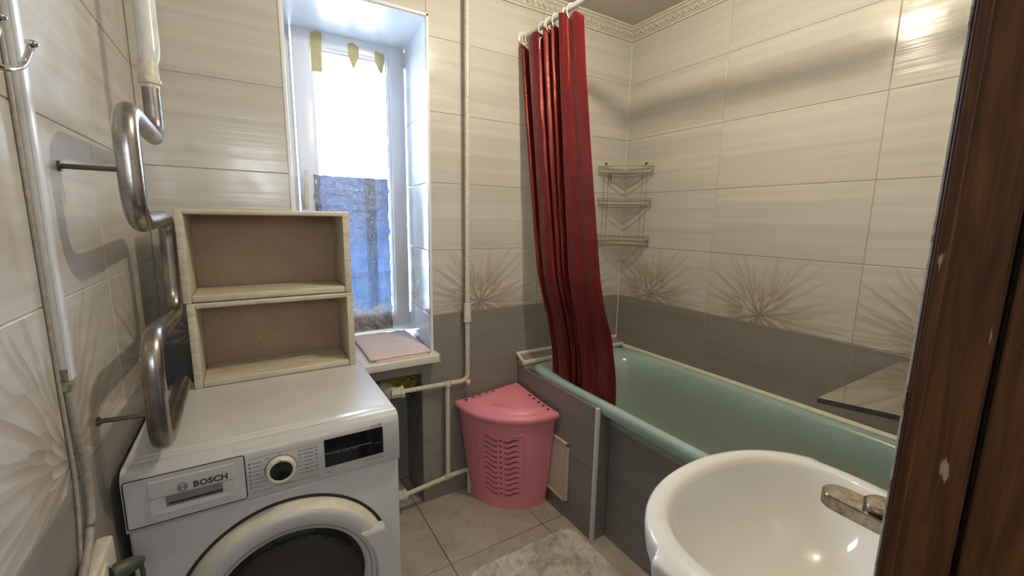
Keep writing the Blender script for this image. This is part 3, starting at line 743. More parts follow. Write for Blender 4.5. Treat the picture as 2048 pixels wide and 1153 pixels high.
for j in range(NV + 1):
    v = j / NV; row = []
    for i in range(NU + 1):
        t = i / NU; a, b_ = cr(top, t), cr(bot, t)
        k = min(1.0, v / 0.76); k = k ** 1.15
        zt = cr(ztop, t); z = zt + (0.545 - zt) * v
        y = a[0] * (1 - k) + b_[0] * k
        xo = a[1] * (1 - k) + b_[1] * k
        # the cloth hangs over the inside of the rim at its lower end
        lean = 0.082 * (lambda q: q * q * (3 - 2 * q))(max(0, min(1, (v - 0.62) / 0.32))) - 0.006
        wr = 0.007 * v * noise.noise(Vector((t * 14, v * 5, 2.0))) + 0.005 * noise.noise(Vector((t * 40, v * 16, 7.0))) * (0.2 + v)
        row.append((bm.verts.new((RX + xo * (1.0 - 0.25 * v) + lean + wr, y + wr * 0.6, z)), (us[i], v * 1.72)))
    G.append(row)
for j in range(NV):
    for i in range(NU):
        q = (G[j][i], G[j][i + 1], G[j + 1][i + 1], G[j + 1][i]); f_ = bm.faces.new([p[0] for p in q])
        for l, p in zip(f_.loops, q): l[uvl].uv = p[1]
curt = tag(obj('shower_curtain', bm, M['curtain'], smooth=True), 'dark red dotted satin shower curtain bunched on the rod, its end inside the tub', 'curtain')
sm = curt.modifiers.new('thick', 'SOLIDIFY'); sm.thickness = 0.0012
RL = [('white curtain ring nearest the wall flange', -0.035, 0.0), ('white curtain ring next after the wall-side ring, above the sagging cloth', -0.060, 0.1), ('white curtain ring at the top of the left wide fold', -0.168, -0.05),
      ('leftmost ring of the close pair over the narrow folds', -0.205, 0.15), ('right ring of the close pair over the narrow folds', -0.222, -0.1), ('white curtain ring over the fold just left of the broad front fold', -0.262, 0.05),
      ('wide-looking white curtain ring on the peak of the broad front fold', -0.318, 0.5), ('rightmost white curtain ring, hooked through the free end of the curtain', -0.362, -0.1)]
for lab, y, tw in RL:
    pts = [(RX + 0.024 * math.sin(a) * math.cos(tw), y + 0.024 * math.sin(a) * math.sin(tw), RZ - 0.017 + 0.031 * math.cos(a)) for a in [2 * PI * k / 24 for k in range(24)]]
    tag(obj('curtain_ring', tube(bmesh.new(), pts, 0.0022, 8, closed=True), M['ring'], smooth=True, loc=(RX, y, RZ)), lab, 'ring', 'white plastic rings on the shower curtain rod')
# loose hook hanging in the dark gap
tag(obj('loose_hook', tube(bmesh.new(), smooth_path([(RX - 0.014, -0.186, 2.150), (RX - 0.032, -0.190, 2.140), (RX - 0.036, -0.192, 2.095)], 0.008, 4), 0.0022, 8), M['ring'], smooth=True), 'unhooked white ring hanging open in the gap between curtain folds', 'ring')

# ------------------------------------------------------------ corner wire rack
rack = thing('corner_shelf_rack', 'three-tier cream wire corner rack on the tiles above the tub', 'rack', (-0.08, -0.08, 1.22))
def bow(r, z, x_off=0.0):
    A = Vector((-r, -0.012, z)); B_ = Vector((-0.012, -r, z)); pts = []
    for k in range(13):
        t = k / 12; p = A.lerp(B_, t); s = math.sin(PI * t) * 0.045
        pts.append(p + Vector((-0.7071, -0.7071, 0)) * s)
    return pts
for (zt, zb, r, extra) in ((1.662, 1.630, 0.217, None), (1.492, 1.460, 0.214, None), (1.292, 1.248, 0.212, 1.268)):
    b = bmesh.new()
    for z in [zt, zb] + ([extra] if extra else []):
        tube(b, bow(r, z), 0.0025, 7)
        tube(b, [(-r, -0.012, z), (-0.012, -0.012, z), (-0.012, -r, z)], 0.0022, 7)
    for (px, py) in ((-r, -0.012), (-0.012, -r)):
        tube(b, [(px, py, zt), (px * 0.93 if px < -0.05 else px, py * 0.93 if py < -0.05 else py, zb)], 0.0019, 6)
    P = bow(r, zt); Q = bow(r, zb)
    for k in (3, 6, 9): pass
    obj('rail', b, M['wire'], rack, smooth=True)
    b = bmesh.new(); Q = bow(r, zb, 0)
    for k in range(11):   # wires run across the corner, parallel to the front rail
        f_ = 0.14 + 0.078 * k
        tube(b, [(-r * f_, -0.013, zb), (-0.013, -r * f_, zb)], 0.0014, 5)
    tube(b, [(-0.013, -0.013, zb - 0.002), (-0.5 * r - 0.035, -0.5 * r - 0.035, zb - 0.002)], 0.0016, 5)
    obj('shelf_wires', b, M['wire'], rack)
for (px, py) in ((-0.140, -0.012), (-0.172, -0.012), (-0.012, -0.140), (-0.012, -0.172)):
    obj('upright', tube(bmesh.new(), [(px, py, 1.662), (px, py, 1.248)], 0.0022, 6), M['wire'], rack)
for s in (0, 1):
    pts = [(-0.175, -0.008, 1.662), (-0.156, -0.006, 1.684), (-0.137, -0.008, 1.662)]
    if s: pts = [(p[1], p[0], p[2]) for p in pts]
    h = obj('hanging_loop', tube(bmesh.new(), pts, 0.0018, 6), M['wire'], rack)
    c = (-0.156, -0.004, 1.684) if not s else (-0.004, -0.156, 1.684)
    obj('screw', lathe(bmesh.new(), [(0.0, -0.006), (0.005, -0.005), (0.005, 0.004)], c, 'Y' if not s else 'X', 10), M['rubber'], h)
b = bmesh.new()
tube(b, [(-0.150 + 0.009 * math.cos(a), -0.030, 1.612 + 0.020 * math.sin(a)) for a in [2 * PI * k / 14 for k in range(14)]], 0.0013, 6, closed=True)
tube(b, [(-0.139, -0.028, 1.640), (-0.137, -0.030, 1.60)], 0.0022, 6); tube(b, [(-0.158, -0.028, 1.634), (-0.128, -0.026, 1.636)], 0.0016, 6)
tag(obj('clip_hook', b, M['iron'], smooth=True), 'small dark metal clip hanging from the top wire tier', 'clip')

# ------------------------------------------------------------ smoked glass shelf over the tub
bm = bmesh.new(); prism(bm, [(-0.640, -1.336), (-0.004, -1.336), (-0.004, -1.688), (-0.545, -1.688), (-0.588, -1.480)], 2, 0.906, 0.920)
for f_ in bm.faces: f_.material_index = 0 if f_.normal.z > 0.5 else 1
tag(obj('glass_shelf', bm, [M['smoke'], M['black']]), 'dark smoked glass corner shelf with a pointed end above the tub, beside the washbasin', 'shelf')

# ------------------------------------------------------------ washbasin and tap
bx, by = -1.045, -1.45
BZ = 0.82
def outl(a, b_, n, cy, back, seg=64, shoulder=0.0):
    """front half super-ellipse, straight sides to the back wall"""
    pts = []
    for k in range(seg + 1):
        t = PI * k / seg; c_, s_ = math.cos(t), math.sin(t)
        pts.append((bx + a * math.copysign(abs(c_) ** (2 / n), c_), cy + b_ * abs(s_) ** (2 / n)))
    return pts
seg = 180
cy0 = -1.47
def r_se(ph, a, b1, b2, n, cyo):
    c_, s_ = math.cos(ph), math.sin(ph); b_ = b1 if s_ >= 0 else b2
    return ((abs(c_) / a) ** n + (abs(s_) / b_) ** n) ** (-1 / n)
def r_rect(ph, hw=0.296, back=-1.687):
    c_, s_ = math.cos(ph), math.sin(ph); rx = hw / max(abs(c_), 1e-6)
    ry = (back - cy0) / s_ if s_ < -1e-6 else 9
    return (rx ** -14 + ry ** -14) ** (-1 / 14) if ry < 9 else rx
def r_front(ph):
    c_, s_ = math.cos(ph), math.sin(ph); lo, hi = 0.0, 0.6
    for _ in range(30):
        m = (lo + hi) / 2; x, y = m * c_, cy0 + m * s_ - by
        if (abs(x) / 0.288) ** 2.1 + (abs(y) / 0.200) ** 2.1 < 1: lo = m
        else: hi = m
    return lo
def ringp(rf, z, k=1.0, add=0.0):
    out = []
    for i in range(seg):
        ph = 2 * PI * i / seg; r = rf(ph) * k + add
        out.append((bx + r * math.cos(ph), cy0 + r * math.sin(ph), z(ph, r) if callable(z) else z))
    return out
def r_body(ph):
    rf = r_front(ph)
    return rf if cy0 + rf * math.sin(ph) > -1.392 else r_rect(ph)
def full(a, b1, b2, n, z, cy=0, dx=0): return ringp(lambda ph: r_se(ph, a, b1, b2, n, 0), z)
def is_back(ph): return cy0 + r_front(ph) * math.sin(ph) <= -1.392
basin = thing('washbasin', 'white ceramic washbasin with rounded front in the right foreground', 'basin', (bx, by, 0.0))
bm = bmesh.new()
loft(bm, [full(0.10, 0.06, 0.10, 2.5, 0.58), full(0.17, 0.13, 0.17, 2.6, 0.62), full(0.235, 0.175, 0.205, 3, 0.68), ringp(r_body, 0.735, 0.95), ringp(r_body, 0.772, 0.99), ringp(r_body, 0.795), ringp(r_body, lambda p, r: 0.804 if is_back(p) else 0.812, 0.997), ringp(r_body, lambda p, r: 0.808 if is_back(p) else 0.818, 1, -0.006),
          ringp(lambda p: min(r_body(p) - 0.016, r_se(p, 0.268, 0.212, 0.175, 2.3, 0)), BZ), full(0.250, 0.186, 0.158, 2.3, 0.8195), full(0.243, 0.178, 0.152, 2.3, 0.815), full(0.238, 0.172, 0.148, 2.3, 0.806), full(0.226, 0.160, 0.140, 2.3, 0.775), full(0.200, 0.138, 0.125, 2.2, 0.725), full(0.155, 0.105, 0.100, 2.1, 0.680), full(0.09, 0.06, 0.06, 2, 0.655), full(0.025, 0.02, 0.02, 2, 0.648)])
obj('bowl', bm, M['ceramic'], basin, smooth=True)
obj('pedestal', lathe(bmesh.new(), [(0.10, 0.0), (0.095, 0.05), (0.075, 0.3), (0.085, 0.55), (0.11, 0.61)], (bx, -1.56, 0.0), seg=32, cap0=True), M['ceramic'], basin, smooth=True)
obj('drain', lathe(bmesh.new(), [(0.024, 0.0), (0.022, 0.003), (0.0, 0.001)], (bx, cy0, 0.651), seg=20), M['chrome'], basin)
tap = thing('mixer_tap', 'flat-spouted chrome mixer tap spotted with limescale on the washbasin', 'tap', (bx - 0.005, -1.60, 0.812))
tx = bx - 0.008
bm = bmesh.new(); pts = []
for k in range(13): a = PI * k / 12; pts.append((tx + 0.0265 * math.cos(a), -1.545 + 0.0265 * math.sin(a)))
pts += [(tx - 0.031, -1.675), (tx + 0.031, -1.675)]
prism(bm, pts, 2, 0.894, 0.918); bmesh.ops.bevel(bm, geom=[e for e in bm.edges if abs(e.verts[0].co.z - e.verts[1].co.z) < 1e-5], offset=0.002, segments=2, affect='EDGES')
shade_auto(obj('spout', bm, M['dullchrome'], tap))
shade_auto(obj('body', lathe(bmesh.new(), [(0.030, 0.0), (0.027, 0.006), (0.025, 0.0745)], (tx, -1.655, 0.820), seg=28), M['dullchrome'], tap))
shade_auto(obj('knob', lathe(bmesh.new(), [(0.023, 0.0), (0.025, 0.004), (0.025, 0.011), (0.022, 0.014), (0.0, 0.0145)], (tx + 0.004, -1.600, 0.918), seg=28), M['dullchrome'], tap))

# ------------------------------------------------------------ washing machine
mx0, mx1, my0, my1, mz = -2.134, -1.570, -0.738, -0.215, 0.855
wm = thing('washing_machine', 'white front-loading washing machine with black display against the left wall', 'washing machine', (-1.852, -0.47, 0))
YFm = my0
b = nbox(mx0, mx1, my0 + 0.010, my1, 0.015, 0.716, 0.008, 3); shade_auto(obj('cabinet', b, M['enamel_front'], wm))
for fx in (mx0 + 0.05, mx1 - 0.05):
    for fy in (my0 + 0.06, my1 - 0.05): obj('foot', lathe(bmesh.new(), [(0.02, 0), (0.02, 0.02)], (fx, fy, 0.0), seg=14, cap0=True, cap1=True), M['rubber'], wm)
# control panel: flat face rounding back into the lid
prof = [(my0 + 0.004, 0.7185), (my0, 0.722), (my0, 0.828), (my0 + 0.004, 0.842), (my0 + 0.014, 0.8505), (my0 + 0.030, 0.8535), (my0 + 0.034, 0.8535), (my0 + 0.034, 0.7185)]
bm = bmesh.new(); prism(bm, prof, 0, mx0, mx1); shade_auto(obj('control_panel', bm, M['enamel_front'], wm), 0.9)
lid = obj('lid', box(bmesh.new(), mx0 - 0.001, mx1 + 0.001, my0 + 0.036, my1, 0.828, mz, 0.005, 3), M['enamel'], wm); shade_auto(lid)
shade_auto(obj('lid_plate', box(bmesh.new(), mx0 + 0.030, mx1 - 0.012, my0 + 0.058, my1 - 0.01, mz - 0.002, mz + 0.0012, 0.001, 1), M['enamel'], lid))
obj('cabinet_top', nbox(mx0 + 0.002, mx1 - 0.002, my0 + 0.036, my1, 0.715, 0.829), M['enamel_front'], wm)
# detergent drawer: outline seam, front, recess
def rrect(x0, x1, z0, z1, r, n=5):
    pts = []
    for cx_, cz_, a0 in ((x1 - r, z1 - r, 0), (x0 + r, z1 - r, PI / 2), (x0 + r, z0 + r, PI), (x1 - r, z0 + r, 3 * PI / 2)):
        for k in range(n + 1): a = a0 + PI / 2 * k / n; pts.append((cx_ + r * math.cos(a), cz_ + r * math.sin(a)))
    return pts
def seam(x0, x1, z0, z1, r, th, name, mat, parent, y=YFm - 0.0003):
    P = [(p[0], y, p[1]) for p in rrect(x0, x1, z0, z1, r)]
    return obj(name, tube(bmesh.new(), P, th, 6, closed=True), mat, parent)
dx0, dx1, dz0, dz1 = -2.131, -1.923, 0.728, 0.834
drw = obj('detergent_drawer', nbox(dx0 + 0.001, dx1 - 0.001, YFm - 0.002, YFm + 0.004, dz0 + 0.001, dz1 - 0.001, 0.0015), M['enamel_front'], wm)
seam(dx0, dx1, dz0, dz1, 0.006, 0.0011, 'seam', M['rubber'], drw, YFm - 0.0012)
# handle recess of the drawer: sunken dark slot under a label flap
hx0, hx1 = -2.092, -1.945
obj('flap', nbox(hx0, hx1, YFm - 0.0042, YFm - 0.001, 0.786, 0.822, 0.001), M['enamel_front'], drw)
bm = bmesh.new()
fr = [(hx0, 0.785), (hx1, 0.785), (hx1, 0.748), (hx0, 0.748)]; inn = [(hx0 + 0.026, 0.783), (hx1 - 0.022, 0.783), (hx1 - 0.022, 0.760), (hx0 + 0.026, 0.760)]
A = [bm.verts.new((x, YFm - 0.0042, z)) for x, z in fr]; B_ = [bm.verts.new((x, YFm - 0.0026, z)) for x, z in inn]
for i in range(4): bm.faces.new((A[i], A[(i + 1) % 4], B_[(i + 1) % 4], B_[i]))
D = [bm.verts.new((x, YFm - 0.002, z)) for x, z in fr]
for i in range(4): bm.faces.new((A[i], D[i], D[(i + 1) % 4], A[(i + 1) % 4]))
bmesh.ops.recalc_face_normals(bm, faces=bm.faces)
obj('recess_surround', bm, M['enamel_front'], drw)
obj('recess', nbox(inn[0][0], inn[1][0], YFm - 0.0029, YFm - 0.0022, 0.7595, 0.7835), simple('recess_grey', (0.20, 0.19, 0.185), 0.4), drw)
obj('slot', nbox(inn[0][0] + 0.004, inn[1][0] - 0.001, YFm - 0.0036, YFm - 0.0028, 0.764, 0.7685), M['rubber'], drw)
# logo and lettering
text_obj('BOSCH', 0.0185, (-2.018, YFm - 0.0045, 0.7905), M['ink'], drw, bold=0.0008)
lx, lz = -2.036, 0.797
bm = bmesh.new(); tube(bm, [(lx + 0.0088 * math.cos(a), YFm - 0.0046, lz + 0.0088 * math.sin(a)) for a in [2 * PI * k / 28 for k in range(28)]], 0.0006, 5, closed=True)
for s in (-1, 1):
    tube(bm, [(lx + s * 0.0032, YFm - 0.0046, lz - 0.006), (lx + s * 0.0032, YFm - 0.0046, lz + 0.006)], 0.0007, 5)
    tube(bm, [(lx + s * (0.0058 + 0.0 * q), YFm - 0.0046, lz + q * 0.0042) for q in (-1, 0, 1)], 0.0006, 5)
tube(bm, [(lx - 0.0032, YFm - 0.0046, lz), (lx + 0.0032, YFm - 0.0046, lz)], 0.0007, 5)
obj('emblem', bm, M['ink'], drw)
# programme dial
kx, kz = -1.8525, 0.7790
def ann(r0, r1, y0, y1, sg=56): return lathe(bmesh.new(), [(r0, y0), (r0, y1), (r1, y1), (r1, y0)], (kx, YFm, kz), 'Y', sg)
dial = obj('dial', lathe(bmesh.new(), [(0.0325, 0.0), (0.0325, -0.004), (0.0305, -0.013), (0.0285, -0.015), (0.0245, -0.015), (0.0235, -0.012)], (kx, YFm, kz), 'Y', 56), M['ivory'], wm, smooth=False); shade_auto(dial)
obj('dial_face', lathe(bmesh.new(), [(0.0, -0.0118), (0.0238, -0.0124)], (kx, YFm, kz), 'Y', 48), M['black'], dial)
obj('gap_ring', ann(0.0322, 0.0336, 0.0, -0.0012), M['rubber'], dial)
obj('pointer_mark', nbox(kx - 0.0014, kx + 0.0004, YFm - 0.0158, YFm - 0.0148, kz + 0.0238, kz + 0.0298), M['red_ink'], dial)
obj('pointer_mark', nbox(kx - 0.0012, kx + 0.0004, YFm - 0.0010, YFm, kz + 0.0336, kz + 0.0366), M['red_ink'], wm)
# display
disp = obj('display', nbox(-1.7565, -1.613, YFm - 0.0012, YFm + 0.001, 0.7500, 0.8235, 0.0004, 1), M['black'], wm)
for a0, a1 in ((-1.755, -1.737), (-1.735, -1.7175), (-1.7155, -1.699), (-1.697, -1.681), (-1.679, -1.642)): obj('line_mark', nbox(a0, a1, YFm - 0.0016, YFm - 0.0011, 0.7862, 0.7869), M['pale_ink'], disp)
for xx, ww in ((-1.742, 0.004), (-1.733, 0.012), (-1.715, 0.020), (-1.690, 0.014), (-1.638, 0.018)): obj('faint_mark', nbox(xx, xx + ww, YFm - 0.0015, YFm - 0.0011, 0.7815, 0.7828), M['ink_soft'], disp)
text_obj('Serie', 0.0085, (-1.6445, YFm - 0.0002, 0.8275), M['ink_soft'], wm)
text_obj('|', 0.0100, (-1.6250, YFm - 0.0002, 0.8275), M['ink_soft'], wm)
text_obj('2', 0.0090, (-1.6215, YFm - 0.0002, 0.8278), M['ink'], wm, bold=0.0003)
text_obj('EcoSilence Drive', 0.0065, (-1.659, YFm - 0.0002, 0.7380), M['ink_soft'], wm)
text_obj('7 kg', 0.0068, (-1.757, YFm - 0.0002, 0.7345), M['ink_soft'], wm)
left = [('Віджим', ''), ('Супер 15', '30°C'), ('Делікатні', '30°C'), ('Вовна', '30°C'), ('Синтетика', '40°C'), ('Синтетика', '30°C'), ('Злив', '')]
for i, (a, b_) in enumerate(left):
    z = 0.8060 - i * 0.0098
    text_obj(a, 0.0052, (-1.9085, YFm - 0.0002, z), M['ink_soft'], wm, 'programme_name')
    obj('programme_icon', nbox(-1.9165, -1.9125, YFm - 0.0002 - 0.0003, YFm, z, z + 0.0038), M['ink_soft'], wm)
    if b_: text_obj(b_, 0.0052, (-1.8905 if i > 1 else -1.884, YFm - 0.0002, z), M['ink_soft'], wm, 'programme_name', align='LEFT') if i in () else None
text_obj('60°C', 0.0048, (-1.8820, YFm - 0.0002, 0.8100), M['ink_soft'], wm, 'programme_name')
right = [('90°C', 'Бавовна'), ('60°C', 'Бавовна'), ('40°C', 'Бавовна Еко'), ('40°C', 'Змішані'), ('30°C', 'Бавовна'), ('60°C', 'Бавовна Еко'), ('90°C', 'Бавовна')]
for i, (a, b_) in enumerate(right):
    z = 0.8098 - i * 0.0098
    text_obj(a, 0.0052, (-1.8160 + (0.0 if i not in (0, 6) else 0.002), YFm - 0.0002, z), M['ink_soft'], wm, 'programme_name')
    text_obj(b_, 0.0050, (-1.8020, YFm - 0.0002, z), M['ink_soft'], wm, 'programme_name')
    obj('programme_icon', tube(bmesh.new(), [(-1.7745 + 0.002 * math.cos(q), YFm - 0.0003, z + 0.002 + 0.002 * math.sin(q)) for q in [2 * PI * k / 12 for k in range(12)]], 0.00045, 4, closed=True), M['ink_soft'], wm)
text_obj('Вимк.', 0.0050, (kx - 0.006, YFm - 0.0002, 0.8185), M['ink_soft'], wm, 'programme_name')
text_obj('Ополіскування', 0.0050, (kx - 0.016, YFm - 0.0002, 0.7365), M['ink_soft'], wm, 'programme_name')
for (x0, x1, z) in ((-1.917, -1.861, 0.8205), (-1.843, -1.770, 0.8205), (-1.917, -1.871, 0.7352), (-1.832, -1.770, 0.7352)):
    obj('rule_line', nbox(x0, x1, YFm - 0.0005, YFm, z, z + 0.0004), M['ink_soft'], wm)
# door
dcx, dcz, dy = -1.845, 0.447, my0 + 0.010
def dring(prof, sg=96): return lathe(bmesh.new(), prof, (dcx, dy, dcz), 'Y', sg)
door = obj('door', dring([(0.169, -0.020), (0.175, -0.035), (0.212, -0.041), (0.222, -0.038), (0.225, -0.035)]), M['enamel_front'], wm); shade_auto(door, 1.2)
shade_auto(obj('outer_rim', dring([(0.225, -0.035), (0.235, -0.014), (0.236, 0.0)]), M['ivory'], door), 1.2)
obj('gap_ring', dring([(0.235, -0.001), (0.244, -0.0012)]), M['rubber'], door)
obj('inner_seam', dring([(0.1835, -0.0372), (0.1848, -0.0376)]), M['rubber'], door)
o = obj('glass', dring([(0.0, -0.022), (0.06, -0.024), (0.11, -0.026), (0.148, -0.025), (0.164, -0.022), (0.171, -0.018)]), M['porthole'], door, smooth=True)
bm = bmesh.new(); pts = []
for k in range(15): a = math.radians(27 - 58 * k / 14); pts.append((dcx + 0.246 * math.cos(a), dcz + 0.246 * math.sin(a)))
for k in range(15): a = math.radians(-38 + 73 * k / 14); pts.append((dcx + 0.196 * math.cos(a), dcz + 0.196 * math.sin(a)))
prism(bm, pts, 1, dy - 0.054, dy - 0.020)
bmesh.ops.bevel(bm, geom=[e for e in bm.edges if e.verts[0].co.y < dy - 0.053 and e.verts[1].co.y < dy - 0.053], offset=0.003, segments=2, affect='EDGES')
shade_auto(obj('door_handle', bm, M['enamel_front'], door))

# ------------------------------------------------------------ two stacked open shelf boxes on the machine
def shelf_box(label, x0, x1, z0, z1, group):
    yf, yb = -0.300, -0.105; t_ = 0.021
    th = thing('shelf_box', label, 'shelf', ((x0 + x1) / 2, (yf + yb) / 2, z0), group)
    shade_auto(obj('side_panel', nbox(x0, x0 + t_ , yf - 0.004, yb, z0, z1, 0.003, 2), M['paintwood'], th))
    shade_auto(obj('side_panel', nbox(x1 - t_, x1, yf - 0.004, yb, z0, z1, 0.003, 2), M['paintwood'], th))
    shade_auto(obj('bottom_panel', nbox(x0 + t_, x1 - t_, yf - 0.001, yb, z0 + 0.001, z0 + 0.022, 0.005, 3), M['paintwood'], th))
    shade_auto(obj('top_panel', nbox(x0 + t_ - 0.004, x1 - t_ + 0.004, yf - 0.005, yb, z1 - 0.016, z1 - 0.0005, 0.005, 3), M['paintwood'], th))
    obj('back_panel', nbox(x0 + t_, x1 - t_, yb - 0.008, yb - 0.003, z0 + 0.02, z1 - 0.015), M['hardboard'], th)
    return th
g = 'open shelf boxes stacked on the washing machine'
shelf_box('lower open shelf box with brown back, standing on the washing machine', -2.046, -1.588, mz + 0.0012, 1.1145, g)
shelf_box('upper open shelf box with pitted brown back, topmost of the stack', -2.052, -1.590, 1.1155, 1.386, g)

# ------------------------------------------------------------ towel dryer pipe with white riser
dry = thing('towel_rail', 'bent bare steel towel-drying pipe winding down the left wall', 'towel rail', (-2.055, -0.58, 0.88))
yb_, yf_ = -0.375, -0.785
path = [(-2.060, yb_, 1.690), (-2.060, yb_, 1.555), (-2.050, yf_, 1.556), (-2.050, yf_, 1.350), (-2.060, yb_, 1.362), (-2.062, yb_, 1.105), (-2.052, yf_, 1.135), (-2.055, yf_, 0.905), (-2.060, yb_ - 0.02, 0.915), (-2.062, yb_, 0.915)]
sp = smooth_path(path[:-1], [0.055, 0.075, 0.075, 0.055, 0.075, 0.08, 0.075], 10)
shade_auto(obj('pipe', tube(bmesh.new(), sp, 0.0182, 24), M['steel'], dry))
for y, z in ((-0.752, 1.449), (-0.752, 0.975)):
    br = obj('bracket', tube(bmesh.new(), [(XL + 0.001, y + 0.006, z), (-2.070, y, z - 0.001)], 0.0046, 10), M['iron'], dry)
    obj('wall_plate', lathe(bmesh.new(), [(0.0, 0.004), (0.009, 0.004), (0.009, 0.0)], (XL, y + 0.006, z), 'X', 14), M['iron'], br)
ris = thing('riser_pipe', 'thick white painted riser pipe with a collar in the back left corner', 'pipe', (-2.052, yb_, 1.65))
shade_auto(obj('pipe', tube(bmesh.new(), [(-2.055, yb_ + 0.005, ZC), (-2.055, yb_ + 0.005, 1.775), (-2.056, yb_, 1.755), (-2.059, yb_, 1.735)], [0.0225, 0.0225, 0.022, 0.018], 24), M['rodwhite'], ris))
shade_auto(obj('collar', lathe(bmesh.new(), [(0.018, 0.062), (0.0205, 0.06), (0.021, 0.018), (0.024, 0.016), (0.024, 0.006), (0.020, 0.004), (0.019, -0.004), (0.0, -0.004)], (-2.060, yb_, 1.682), seg=24), M['pipe'], ris))

# ------------------------------------------------------------ heating pipes by the window
hp = thing('heating_pipe', 'thin cream painted heating pipe running down beside the window to the radiator', 'pipe', (-1.025, -0.04, 0.6))
px, py = -1.025, -0.034
main = smooth_path([(px, py, ZC), (px, py, 0.597), (-1.345, py, 0.605)], 0.04, 8)
shade_auto(obj('pipe', tube(bmesh.new(), main, 0.0112, 16), M['pipe'], hp))
shade_auto(obj('union', tube(bmesh.new(), [(px, py, 0.978), (px, py, 0.976), (px, py, 0.900), (px, py, 0.896), (px, py, 0.890)], [0.012, 0.0175, 0.0175, 0.0195, 0.0195], 18), M['pipe'], hp))
shade_auto(obj('branch', tube(bmesh.new(), [(-1.130, py, 0.595), (-1.132, py, 0.125)], 0.0112, 16), M['pipe'], hp))
for q in ((-1.130, py, 0.598), (-1.132, py, 0.122)):
    b = bmesh.new(); tube(b, [(q[0] - 0.018, q[1], q[2]), (q[0] + 0.018, q[1], q[2])], 0.0145, 14); tube(b, [(q[0], q[1], q[2]), (q[0], q[1], q[2] + (-0.018 if q[2] > 0.4 else 0.018))], 0.0145, 14)
    obj('tee', b, M['pipe'], hp, smooth=True)
low = smooth_path([(-1.355, py, 0.098), (-1.130, py, 0.122), (-1.040, py, 0.128), (-1.018, py, 0.120), (-1.016, py, 0.0)], [0.04, 0.03, 0.02], 6)
shade_auto(obj('lower_pipe', tube(bmesh.new(), low, 0.0115, 16), M['pipe'], hp))
obj('elbow', tube(bmesh.new(), [(px, py, 0.60), (px + 0.002, py - 0.002, 0.575)], 0.013, 12), M['pipe'], hp, smooth=True)
rad = thing('radiator', 'cream cast-iron radiator in the niche under the window sill', 'radiator', (-1.60, 0.03, 0.05))
for k in range(5):
    cx_ = -1.412 - k * 0.072
    b = bmesh.new()
    for yy in (-0.005, 0.06):
        tube(b, smooth_path([(cx_, 0.028, 0.09), (cx_, yy, 0.13), (cx_, yy, 0.585), (cx_, 0.028, 0.625)], 0.04, 5), 0.021, 12)
    tube(b, [(cx_ - 0.034, 0.028, 0.605), (cx_ + 0.034, 0.028, 0.605)], 0.026, 14); tube(b, [(cx_ - 0.034, 0.028, 0.10), (cx_ + 0.034, 0.028, 0.10)], 0.026, 14)
    obj('section', b, M['pipe'], rad, smooth=True)
for z in (0.605, 0.100):
    b = bmesh.new(); tube(b, [(-1.410, 0.024, z), (-1.385, -0.020, z)], 0.028, 10); tube(b, [(-1.395, py + 0.004, z), (-1.352, py, z)], 0.0245, 8)
    tube(b, [(-1.356, py, z), (-1.342, py, z)], 0.028, 8)
    shade_auto(obj('nut', b, M['pipe'], rad))
# yellow rag tucked behind the radiator valve
bm = bmesh.new(); N_ = 22
gr = [[bm.verts.new((-1.43 + 0.20 * i / N_ , 0.105 + 0.035 * noise.noise(Vector((i * .4, j * .4, 1))) - 0.03 * j / N_, 0.650 - 0.115 * (j / N_) * (1 - 0.75 * i / N_) - 0.03 * i / N_ + 0.012 * noise.noise(Vector((i * .3, j * .3, 9))))) for i in range(N_ + 1)] for j in range(N_ + 1)]
for j in range(N_):
    for i in range(N_): bm.faces.new((gr[j][i], gr[j][i + 1], gr[j + 1][i + 1], gr[j + 1][i]))
rg = tag(obj('yellow_rag', bm, M['rag'], smooth=True), 'crumpled yellow rag stuffed behind the radiator valve in the niche', 'rag'); md = rg.modifiers.new('s', 'SOLIDIFY'); md.thickness = 0.004
vt = thing('drain_valve', 'small chrome tap with black collar on the niche wall below the sill', 'valve', (-1.262, 0.11, 0.52))
obj('stem', tube(bmesh.new(), [(-1.300, 0.11, 0.520), (-1.262, 0.11, 0.520)], 0.007, 12), M['chrome'], vt)
obj('collar', tube(bmesh.new(), [(-1.264, 0.11, 0.520), (-1.243, 0.11, 0.520)], 0.016, 16), M['rubber'], vt)
obj('nut', tube(bmesh.new(), [(-1.312, 0.11, 0.520), (-1.292, 0.11, 0.520)], 0.0115, 6), M['chrome'], vt)

